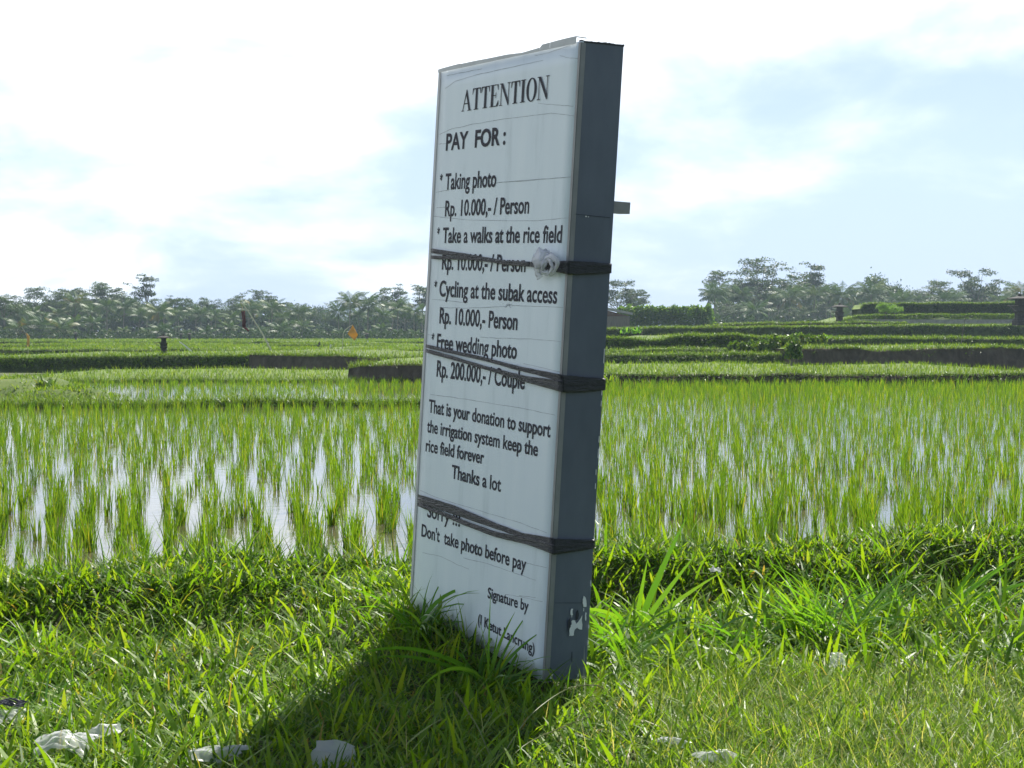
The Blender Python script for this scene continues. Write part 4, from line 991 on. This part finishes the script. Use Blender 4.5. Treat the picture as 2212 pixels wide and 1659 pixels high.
def hut():
    D = 141; x0, x1 = X_at(586, D), X_at(629.5, D); z0 = P1(600, 329, D).z; z1 = P1(600, 316.3, D).z; dp = 3.2
    root = empty('field_hut', ((x0 + x1) / 2, D, z0)); tag(root, 'low wooden field hut with a rusty tiled roof behind the board', 'hut')
    hw = (x1 - x0) / 2; hh = z1 - z0
    m = MB(); m.box((-hw, 0, -.2), (hw, dp, hh)); m.build('wall', M['wood'], root)
    m = MB()
    n = int(hw * 2 / .2)
    for k in range(n + 1): m.box((-hw + k * .2 - .012, -.03, 0), (-hw + k * .2 + .012, -.002, hh - .02))
    m.build('batten', M['bark'], root)
    m = MB(); xr = X_at(592, D) - (x0 + x1) / 2; zr = P1(600, 304.5, D).z - z0     # ridge to the left, slope down to the right
    ze = P1(600, 313.0, D).z - z0; xe = hw + .25
    m.hexa([(xr, -.45, zr - .12), (xe, -.45, ze - .12), (xe, dp + .4, ze - .12), (xr, dp + .4, zr - .12), (xr, -.45, zr), (xe, -.45, ze), (xe, dp + .4, ze), (xr, dp + .4, zr)])
    m.hexa([(2 * xr - xe, -.45, ze - .12), (xr, -.45, zr - .12), (xr, dp + .4, zr - .12), (2 * xr - xe, dp + .4, ze - .12), (2 * xr - xe, -.45, ze), (xr, -.45, zr), (xr, dp + .4, zr), (2 * xr - xe, dp + .4, ze)])
    rf = m.build('roof', M['rooftile'], root)
    m = MB(); m.hexa([(xr, -.49, zr - .2), (xe, -.49, ze - .2), (xe, -.455, ze - .2), (xr, -.455, zr - .2), (xr, -.49, zr + .02), (xe, -.49, ze + .02), (xe, -.455, ze + .02), (xr, -.455, zr + .02)])
    m.build('barge_board', M['concrete'], rf)
    m = MB(); m.poly([(xr * 2 - xe + .3, -.004, hh), (xe - .3, -.004, hh), (xr, -.004, zr - .14)]); m.build('gable', M['rooftile'], root)
hut()
def low_wall():
    D = 119.2; a, b_ = P1(848, 322, D), P1(1060, 322, D); m = MB()
    m.box((a.x, D - .12, a.z - .12), (b_.x, D + .12, a.z + .14)); m.box((a.x - .02, D - .16, a.z + .142), (b_.x, D + .16, a.z + .20))
    tag(m.build('low_wall', M['concrete']), 'low grey concrete wall at the foot of the grassy slope on the right', 'wall')
low_wall()

# ------------------------------------------------------------------ bushes and hedge
def leafy(b, c, rx, ry, rz, n, size, seed):           # a lumpy mass of leaves with an uneven outline
    d = rng.normal(size=(n, 3)); d /= np.linalg.norm(d, axis=1)[:, None]; d[:, 2] = np.where(d[:, 2] < -.3, -d[:, 2], d[:, 2])
    r = (.55 + .45 * rng.random(n) ** .5) * (.72 + .55 * vnoise(d[:, 0] * 1.2 + d[:, 2], d[:, 1] * 1.2 - d[:, 2], 2.4, seed))
    b.quads(np.array(c) + d * r[:, None] * np.array([rx, ry, rz]), U(.6, 1.3, n) * size, 1, .6)
def bush(name, label, cat, px, py, D, lumps, size, mat='hedge', group=None):
    p = P1(px, py, D); root = empty(name, p); tag(root, label, cat, group); b = BL()
    for i, (dx, dy, z, rx, ry, rz, n) in enumerate(lumps): leafy(b, (dx, dy, z), rx, ry, rz, n, size, i + int(px))
    b.build('foliage', M[mat], root)
    m = MB()
    for (dx, dy, z, rx, ry, rz, n) in lumps[:6]: m.tube([(dx * .7, dy, -.2), (dx * .85 + .05, dy, z * .5), (dx, dy, z)], [.05, .035, .015], 5)
    m.build('stem', M['bark'], root); return root
D = 150; sc = D / F
L = []
for i in range(16):
    u = i / 15; L.append(((-42 + 84 * u) * sc, random.uniform(-.3, .5), (8 + 3 * math.sin(i * 2.1)) * sc * 1.0, 8.0 * sc, .9, (14 + 2.4 * math.sin(i * 1.7)) * sc, 620))
    L.append(((-43 + 86 * u) * sc, random.uniform(-.3, .3), (18.5 + 2.2 * math.sin(i * 3.1)) * sc, 5 * sc, .6, 8 * sc, 300))
bush('hedge', 'tall bushy green hedge between the hut and the gap in the trees', 'hedge', 665, 332.5, D, L, .26)
D = 67; sc = D / F
def scrub(label, px, py, D, w, h, n=4, size=.16, mat='bank_leaf'):
    sc = D / F
    return bush('scrub_bush', label, 'bush', px, py, D, [((-w / 2 + w * (i + .5) / n) * sc, random.uniform(-.3, .2), h * .35 * sc, w / n * .8 * sc, .6, h * .6 * sc, 700) for i in range(n)], size, mat)
scrub('dark scrubby bush at the left end of the brown earth bank', 752, 361, 66, 44, 21, 5)
scrub('dense dark weeds hanging over the left end of the brown earth bank', 793, 363, 57.5, 12, 24, 2)
scrub('rounded dark bush just left of the brown earth bank', 782, 360, 64.5, 28, 26, 3)
scrub('dark overgrown bush on the terrace above the scrub, left', 694, 352, 74, 40, 17, 4)
scrub('dark bush on the bank top below the leafy ginger plants', 806, 350, 71, 34, 16, 4)
def leaf_plant(label, px, py, D, h, n, mat='broad_leaf', w=.07):
    t = BL(); sc = D / F; R = np.stack([rng.normal(0, h * sc * .35, n), rng.normal(0, .15, n), U(0, h * sc * .35, n)], 1)
    t.add(R, U(.5, 1.0, n) * h * sc, w * U(.8, 1.4, n), U(0, 6.28, n), U(.2, .9, n), U(.2, 1.0, n), 4, leaf=True)
    o = t.build('leafy_plant', M[mat]); o.location = P1(px, py, D); return tag(o, label, 'plant')
leaf_plant('bright leafy plant with upright blades on the bank left of the other', 799, 341, 72, 10, 60)
leaf_plant('smaller bright leafy plant right of the taller one on the bank', 823, 341, 73, 8, 50)
leaf_plant('pale broad leaved plant in front of the hut and hedge', 626, 334, 98, 8, 40, w=.1)
leaf_plant('second pale leafy plant in front of the dark hedge foot', 636, 334, 98, 8, 34, w=.1)
leaf_plant('yellow green shrub at the foot of the right shrine', 868, 329, 104, 5, 40, 'far_rice', w=.08)
leaf_plant('tall weeds at the left end of the near earth bank by the board', 609, 386, 41.5, 15, 40, 'far_rice', w=.03)
leaf_plant('dark leafy weeds on the low mound at the left', 46, 391, 35, 14, 160, 'bank_leaf', w=.05)
leaf_plant('dark weeds at the left frame edge on the low mound', 6, 386, 37, 9, 60, 'bank_leaf', w=.05)
leaf_plant('round leaved plant standing on the long bank across the right field', 846, 386, 42.5, 4.5, 8, 'broad_leaf', w=.13)

# ------------------------------------------------------------------ trees
def palm_mesh(Ht, Lf, nf, seed, lean=.4):
    r = random.Random(seed); m = MB(); top = Vector((lean * r.uniform(.5, 1), lean * r.uniform(-.5, .5), Ht))
    pts = [Vector((0, 0, -.4)), Vector((top.x * .1, top.y * .1, Ht * .3)), Vector((top.x * .45, top.y * .45, Ht * .65)), top]
    m.tube(pts, [.2, .15, .13, .12], 7); trunk = m.mesh('trunk', M['bark'], True)
    V = []; Q = []; R = []
    def quad(a, b_, c_, d, rv): 
        k = len(V); V.extend([a, b_, c_, d]); Q.append((k, k + 1, k + 2, k + 3)); R.extend([rv] * 4)
    for i in range(nf):
        az = i * 2.39996 + r.uniform(-.2, .2); f = i / (nf - 1)
        el = math.radians(82 - 105 * f ** 1.1 + r.uniform(-8, 8)); L_ = Lf * r.uniform(.85, 1.1) * (.75 + .25 * math.sin(PI * min(1, f + .25)))
        bend = math.radians(r.uniform(55, 85)); p = top + Vector((0, 0, .05)); n = 15; rv = r.random() * .75 + (.25 if f > .85 else 0)
        h_ = Vector((math.cos(az), math.sin(az), 0)); s_ = Vector((-math.sin(az), math.cos(az), 0)); prev = None
        for k in range(n + 1):
            t = k / n; e = el - bend * t ** 1.4; d = h_ * math.cos(e) + Vector((0, 0, math.sin(e)))
            nrm = h_ * -math.sin(e) + Vector((0, 0, math.cos(e)))
            if prev is not None: quad(prev - s_ * .03, prev + s_ * .03, p + s_ * .025, p - s_ * .025, rv)
            prev = p.copy()
            if t > .12:
                ll = Lf * .26 * math.sin(PI * (t * .88 + .1)) ** .7
                for sg in (-1, 1):
                    dr = (s_ * sg * .75 + d * .55 - nrm * (.25 + .5 * r.random()) - Vector((0, 0, .25))).normalized()
                    q = p + dr * ll; w_ = d * .10
                    quad(p - w_, p + w_, q + w_ * .5 + Vector((0, 0, -ll * .12)), q - w_ * .2 + Vector((0, 0, -ll * .12)), min(1, rv + r.uniform(-.1, .1)))
            p = p + d * (L_ / n)
    return trunk, mesh_np('crown', np.array(V, float), np.array(Q), M['palm'], np.clip(np.array(R), 0, 1)), Ht + Lf * .92
def limb_tree(Hh, R_, pads, padr, nleaf, size, seed, mat, flat=.16, fork=.42, ntr=6, low=.38, clump=1.0):
    r = random.Random(seed); m = MB(); b = BL(); f0 = Vector((r.uniform(-.4, .4), r.uniform(-.4, .4), Hh * fork))
    m.tube([Vector((0, 0, -.5)), f0 * .5, f0], [Hh * .016, Hh * .012, Hh * .010], 7)
    ends = []
    for i in range(ntr):
        az = 2 * PI * i / ntr + r.uniform(-.4, .4); rad = R_ * r.uniform(.35, .95); zt = Hh * (1.0 - .42 * (rad / R_) ** 2 * r.uniform(.5, 1.0) - r.uniform(0, .10))
        st = f0.lerp(Vector((0, 0, Hh * low)), r.random() * .5)
        e = Vector((rad * math.cos(az), rad * math.sin(az), zt)); mid = st.lerp(e, .5) + Vector((0, 0, -.04 * Hh)) + Vector((r.uniform(-.3, .3), r.uniform(-.3, .3), 0))
        m.tube([st, mid, e], [Hh * .007, Hh * .005, Hh * .002], 5); ends.append((st, mid, e))
    for k in range(pads):
        st, mid, e = ends[k % ntr]; t = r.uniform(.45, 1.0)
        p = (mid.lerp(e, (t - .5) * 2) if t > .5 else st.lerp(mid, t * 2))
        az = r.uniform(0, 2 * PI); q = p + Vector((math.cos(az), math.sin(az), r.uniform(-.12, .25))) * (R_ * r.uniform(.05, .34))
        if r.random() < .5: m.tube([p, q], [Hh * .003, Hh * .0012], 4, False)
        pr = padr * r.uniform(.55, 1.25); n = int(nleaf * (pr / padr) ** 2)
        a = U(0, 2 * PI, n); rr = pr * np.sqrt(rng.random(n)) * (.7 + .5 * vnoise(np.cos(a) * 2, np.sin(a) * 2, 1.3, seed + k))
        tilt = r.uniform(-.2, .2)
        z = rng.normal(0, flat * pr, n) + np.cos(a) * rr * tilt - .10 * (rr / pr) ** 2 * pr
        C = np.stack([q.x + rr * np.cos(a), q.y + rr * np.sin(a), q.z + z], 1)
        b.quads(C, U(.7, 1.3, n) * size, .35 if flat < .25 else 1, .55, rnd=np.clip(r.uniform(.1, .9) + rng.normal(0, .15, n), 0, 1))
    return m.mesh('trunk', M['bark'], True), b.mesh('crown', M[mat]), Hh
PROTO = {
    'palm': [palm_mesh(h, 4.7, 21, s) for h, s in ((7.5, 1), (9.5, 2), (8.5, 3), (10.5, 4))],
    'short_palm': [palm_mesh(h, 4.0, 19, s, .2) for h, s in ((2.6, 5), (3.6, 6), (1.9, 7), (4.6, 8))],
    'albizia': [limb_tree(16, 5.2, 64, 1.5, 105, .42, s, 'albizia', flat=.13, ntr=7) for s in (1, 2, 3)] + [limb_tree(16, 6.6, 76, 1.6, 105, .42, s, 'albizia', flat=.14, ntr=8, fork=.36) for s in (4, 5)] + [limb_tree(16, 3.6, 34, 1.2, 80, .40, 9, 'albizia', flat=.14, ntr=5, fork=.5)],
    'tree': [limb_tree(10, 4.0, 60, 1.5, 120, .42, s, 'broad', flat=.45, ntr=7, fork=.3, low=.2) for s in (11, 12, 13)],
    'young': [limb_tree(3, 1.0, 26, .42, 90, .14, s, 'young', flat=.35, ntr=5, fork=.45) for s in (21, 22)],
}
KIND = {'palm': ('coconut_palm', 'palm tree'), 'short_palm': ('coconut_palm', 'palm tree'), 'albizia': ('albizia_tree', 'tree'), 'tree': ('broadleaf_tree', 'tree'), 'young': ('young_tree', 'tree')}
def put_tree(kind, x, ytop, D, zb, label, group=None, var=None):
    x, ytop = x * K, ytop * K; top = P1(x, ytop - (3 if kind in ('albizia', 'palm') else 0), D).z; tr, cr, h0 = PROTO[kind][var if var is not None else random.randrange(len(PROTO[kind]))]
    h = top - zb; s_ = h / h0; name, cat = KIND[kind]
    root = empty(name, (X_at(x, D), D, zb), random.uniform(0, 6.28))
    wx = random.uniform(.92, 1.12) * (1.32 if 'palm' in kind else 1.0); root.scale = (s_ * wx, s_ * wx, s_)
    link('trunk', tr, root); link('crown', cr, root); tag(root, label, cat, group); return root
# (kind, x, top, distance, [variant]) read in the 2212-wide view
LEFT = [('albizia', 10, 630, 205, 2), ('albizia', 78, 620, 240, 3), ('albizia', 128, 622, 248, 0), ('albizia', 160, 615, 242, 4), ('albizia', 196, 609, 252, 3), ('albizia', 228, 611, 240, 1), ('albizia', 262, 624, 250, 2),
        ('albizia', 318, 584, 236, 5), ('albizia', 352, 638, 246, 0), ('albizia', 388, 640, 236, 1), ('albizia', 424, 636, 250, 4), ('albizia', 456, 642, 240, 2), ('albizia', 492, 646, 252, 3), ('albizia', 540, 627, 238, 3),
        ('albizia', 580, 631, 244, 0), ('albizia', 622, 649, 250, 1), ('albizia', 846, 611, 236, 0), ('albizia', 912, 609, 250, 5), ('albizia', 948, 604, 256, 2), ('albizia', 875, 650, 256, 4),
        ('tree', 30, 652, 230), ('tree', 100, 655, 235), ('tree', 300, 645, 236), ('tree', 520, 655, 240), ('tree', 664, 661, 244), ('tree', 692, 663, 262), ('tree', 722, 680, 240), ('tree', 640, 676, 250),
        ('tree', 250, 680, 206), ('tree', 12, 690, 200), ('tree', 770, 668, 250), ('tree', 745, 690, 216), ('tree', 475, 700, 208),
        ('palm', 40, 653, 214), ('palm', 70, 660, 222), ('palm', 162, 628, 220), ('palm', 202, 655, 226), ('palm', 232, 643, 224), ('palm', 267, 643, 218), ('palm', 342, 648, 216), ('palm', 435, 655, 222), ('palm', 467, 668, 226), ('palm', 300, 662, 222), ('palm', 380, 662, 226),
        ('palm', 537, 651, 220), ('palm', 551, 645, 228), ('palm', 586, 645, 218), ('palm', 608, 668, 222), ('palm', 646, 653, 220), ('palm', 732, 649, 228), ('palm', 755, 626, 218), ('palm', 794, 633, 220), ('palm', 808, 655, 228), ('palm', 830, 664, 216),
        ('palm', 858, 639, 226), ('palm', 894, 653, 216), ('palm', 918, 672, 222), ('palm', 500, 672, 214), ('palm', 130, 663, 220), ('palm', 12, 664, 226), ('palm', 777, 664, 224),
        ('short_palm', 46, 676, 200), ('short_palm', 92, 670, 202), ('short_palm', 130, 674, 198), ('short_palm', 162, 668, 205), ('short_palm', 200, 673, 200), ('short_palm', 268, 700, 196), ('short_palm', 350, 685, 198), ('short_palm', 322, 702, 204), ('short_palm', 14, 700, 204),
        ('short_palm', 445, 698, 200), ('short_palm', 497, 687, 198), ('short_palm', 606, 681, 200), ('short_palm', 654, 684, 202), ('short_palm', 560, 700, 204), ('short_palm', 798, 705, 202), ('short_palm', 860, 706, 200), ('short_palm', 896, 705, 204), ('short_palm', 826, 690, 208), ('short_palm', 228, 704, 203), ('short_palm', 400, 706, 200), ('short_palm', 536, 702, 199), ('short_palm', 690, 706, 203), ('short_palm', 735, 705, 207)]
RIGHT = [('albizia', 1336, 596, 225, 4), ('albizia', 1372, 618, 232, 1), ('albizia', 1566, 585, 250, 3), ('albizia', 1598, 604, 262, 0), ('albizia', 1641, 553, 248, 3), ('albizia', 1680, 606, 262, 2), ('albizia', 1757, 557, 252, 5), ('albizia', 1742, 580, 258, 1), ('albizia', 1785, 612, 264, 1), ('albizia', 1720, 640, 270, 2),
         ('albizia', 2000, 620, 262, 3), ('albizia', 2034, 596, 252, 4), ('albizia', 2108, 568, 246, 4), ('albizia', 2150, 612, 258, 1), ('albizia', 2185, 614, 262, 0), ('albizia', 2070, 622, 268, 2), ('albizia', 1565, 648, 228, 4), ('albizia', 1590, 658, 222, 3), ('albizia', 1680, 668, 220, 3), ('albizia', 1724, 662, 226, 4), ('albizia', 1765, 655, 234, 3),
         ('palm', 1543, 606, 238), ('palm', 1562, 609, 246), ('palm', 1608, 613, 240), ('palm', 1630, 616, 252), ('palm', 1703, 610, 240), ('palm', 1729, 609, 250), ('palm', 1756, 612, 238), ('palm', 1794, 612, 248), ('palm', 1819, 605, 240), ('palm', 1847, 620, 246), ('palm', 1868, 624, 252), ('palm', 1881, 602, 244),
         ('palm', 1946, 623, 240), ('palm', 2050, 617, 236), ('palm', 2096, 626, 248), ('palm', 2198, 603, 234), ('palm', 1980, 632, 250), ('palm', 1660, 630, 244), ('palm', 2160, 634, 240), ('short_palm', 1632, 638, 216, 3), ('short_palm', 1550, 664, 222, 1), ('short_palm', 1880, 650, 226, 3), ('short_palm', 1745, 655, 236, 1), ('short_palm', 1820, 655, 232, 0), ('short_palm', 2040, 640, 230, 3),
         ('tree', 1907, 599, 250), ('tree', 1920, 620, 244), ('tree', 1963, 632, 256), ('tree', 1783, 645, 250), ('tree', 2122, 630, 250), ('tree', 1850, 645, 256), ('tree', 2190, 640, 250), ('tree', 1812, 665, 228), ('tree', 1610, 680, 214), ('tree', 1650, 684, 214), ('tree', 1578, 682, 216), ('tree', 2080, 645, 256)]
ORD = ['first', 'second', 'third', 'fourth', 'fifth', 'sixth', 'seventh', 'eighth', 'ninth', 'tenth', 'eleventh', 'twelfth', 'thirteenth', 'fourteenth']
MARKS = {'L': [(-400, 'left frame edge'), (61, 'yellow pennant'), (353, 'large shrine'), (520, 'maroon banner'), (755, 'golden flag')],
         'R': [(1300, 'board'), (1527, 'end of hedge'), (1813, 'mound shrine'), (1920, 'young tree pair'), (2060, 'middle of hedge bank')]}
DESC = {'palm': 'tall coconut palm', 'short_palm': 'low coconut palm', 'albizia': 'umbrella crowned tree', 'tree': 'dense broadleaf tree'}
GRP = {'palm': 'tall coconut palms of the {} tree line', 'short_palm': 'low coconut palms of the {} tree line', 'albizia': 'umbrella crowned trees of the {} tree line', 'tree': 'dense broadleaf trees of the {} tree line'}
for side, items, zb in (('L', LEFT, .85), ('R', RIGHT, 2.0)):
    cnt = {}
    for it in sorted(items, key=lambda t: t[1]):
        mk = [n for x, n in MARKS[side] if it[1] >= x][-1]; k = cnt[(it[0], mk)] = cnt.get((it[0], mk), 0) + 1
        lab = f'{DESC[it[0]]} in {side == "L" and "left" or "right"} tree line, {ORD[k - 1]} rightward from {mk}'
        put_tree(it[0], it[1], it[2], it[3] + (26 if it[0] == 'tree' else 0), zb, lab, GRP[it[0]].format('left' if side == 'L' else 'right'), it[4] if len(it) > 4 else None)
put_tree('young', 1909, 652, 120, P1(883, 322.5, 120).z, 'small bright green young tree, left one of a leaning pair on the slope', None, 0)
put_tree('young', 1932, 651, 120.6, P1(890.5, 322.5, 120).z, 'small bright green young tree, right one of a leaning pair on the slope', None, 1)

# the far wood behind the single trees, and ground scrub at their feet
def wood(name, label, xa, xb, D, zb, prof, n, size):
    b = BL(); x = U(xa, xb, n); yt = np.interp(x, [p[0] for p in prof], [p[1] for p in prof]) + 10 * (vnoise(x, x * 0, .08, 4) - .5) + 8 * (vnoise(x, x * 0, .25, 6) - .5)
    zt = CZ + (H - yt * K) * D / F; t = rng.random(n) ** .8; y = D + U(-6, 12, n)
    C = np.stack([(x * K - 512) / F * y, y, zb + (zt - zb) * t], 1)
    C += rng.normal(0, .25, C.shape)
    b.quads(C, U(.6, 1.3, n) * size, 1, .6, rnd=np.clip(vnoise(x, t * 40, .12, 8) * .7 + rng.random(n) * .3, 0, 1)); tag(b.build(name, M['broad_far']), label, 'wood', kind='stuff')
M['broad_far'] = leafmat('far_wood_leaf', [(0, (.014, .034, .014)), (.6, (.025, .055, .018)), (1, (.045, .08, .024))], trans=.25, spec=.05)
wood('far_wood', 'dense far wood filling in behind the trees left of the board', -60, 1000, 268, .7, [(-60, 680), (100, 668), (200, 655), (300, 666), (500, 674), (600, 684), (690, 706), (740, 702), (800, 688), (1000, 676)], 26000, .9)
wood('far_wood', 'hazy far wood filling in behind the trees on the right', 1520, 2260, 285, 1.6, [(1520, 684), (1560, 660), (1640, 648), (1712, 660), (1800, 652), (1900, 648), (1980, 655), (2260, 645)], 16000, .9)
wood('undergrowth', 'low scrub along the foot of the left tree line', -60, 1000, 192, .7, [(-60, 722), (200, 718), (400, 722), (600, 716), (800, 720), (1000, 714)], 7000, .35)
wood('undergrowth', 'low scrub along the foot of the right tree line', 1525, 2260, 210, 1.6, [(1525, 690), (1600, 684), (1700, 690), (1850, 688), (2260, 668)], 7000, .4)

# ------------------------------------------------------------------ air
def haze(density):
    m = MB(); m.box((-420, -40, -1.4), (420, 520, 62)); o = m.build('haze', []); tag(o, 'thin bright haze filling the air over the fields', 'haze', kind='stuff')
    mt = bpy.data.materials.new('haze_air'); mt.use_nodes = True; n = mt.node_tree.nodes; n.clear()
    v = n.new('ShaderNodeVolumePrincipled'); v.inputs['Color'].default_value = (.66, .84, 1.0, 1); v.inputs['Density'].default_value = density; v.inputs['Anisotropy'].default_value = .25
    out = n.new('ShaderNodeOutputMaterial'); mt.node_tree.links.new(v.outputs[0], out.inputs['Volume']); o.data.materials.append(mt)
haze(.00034)
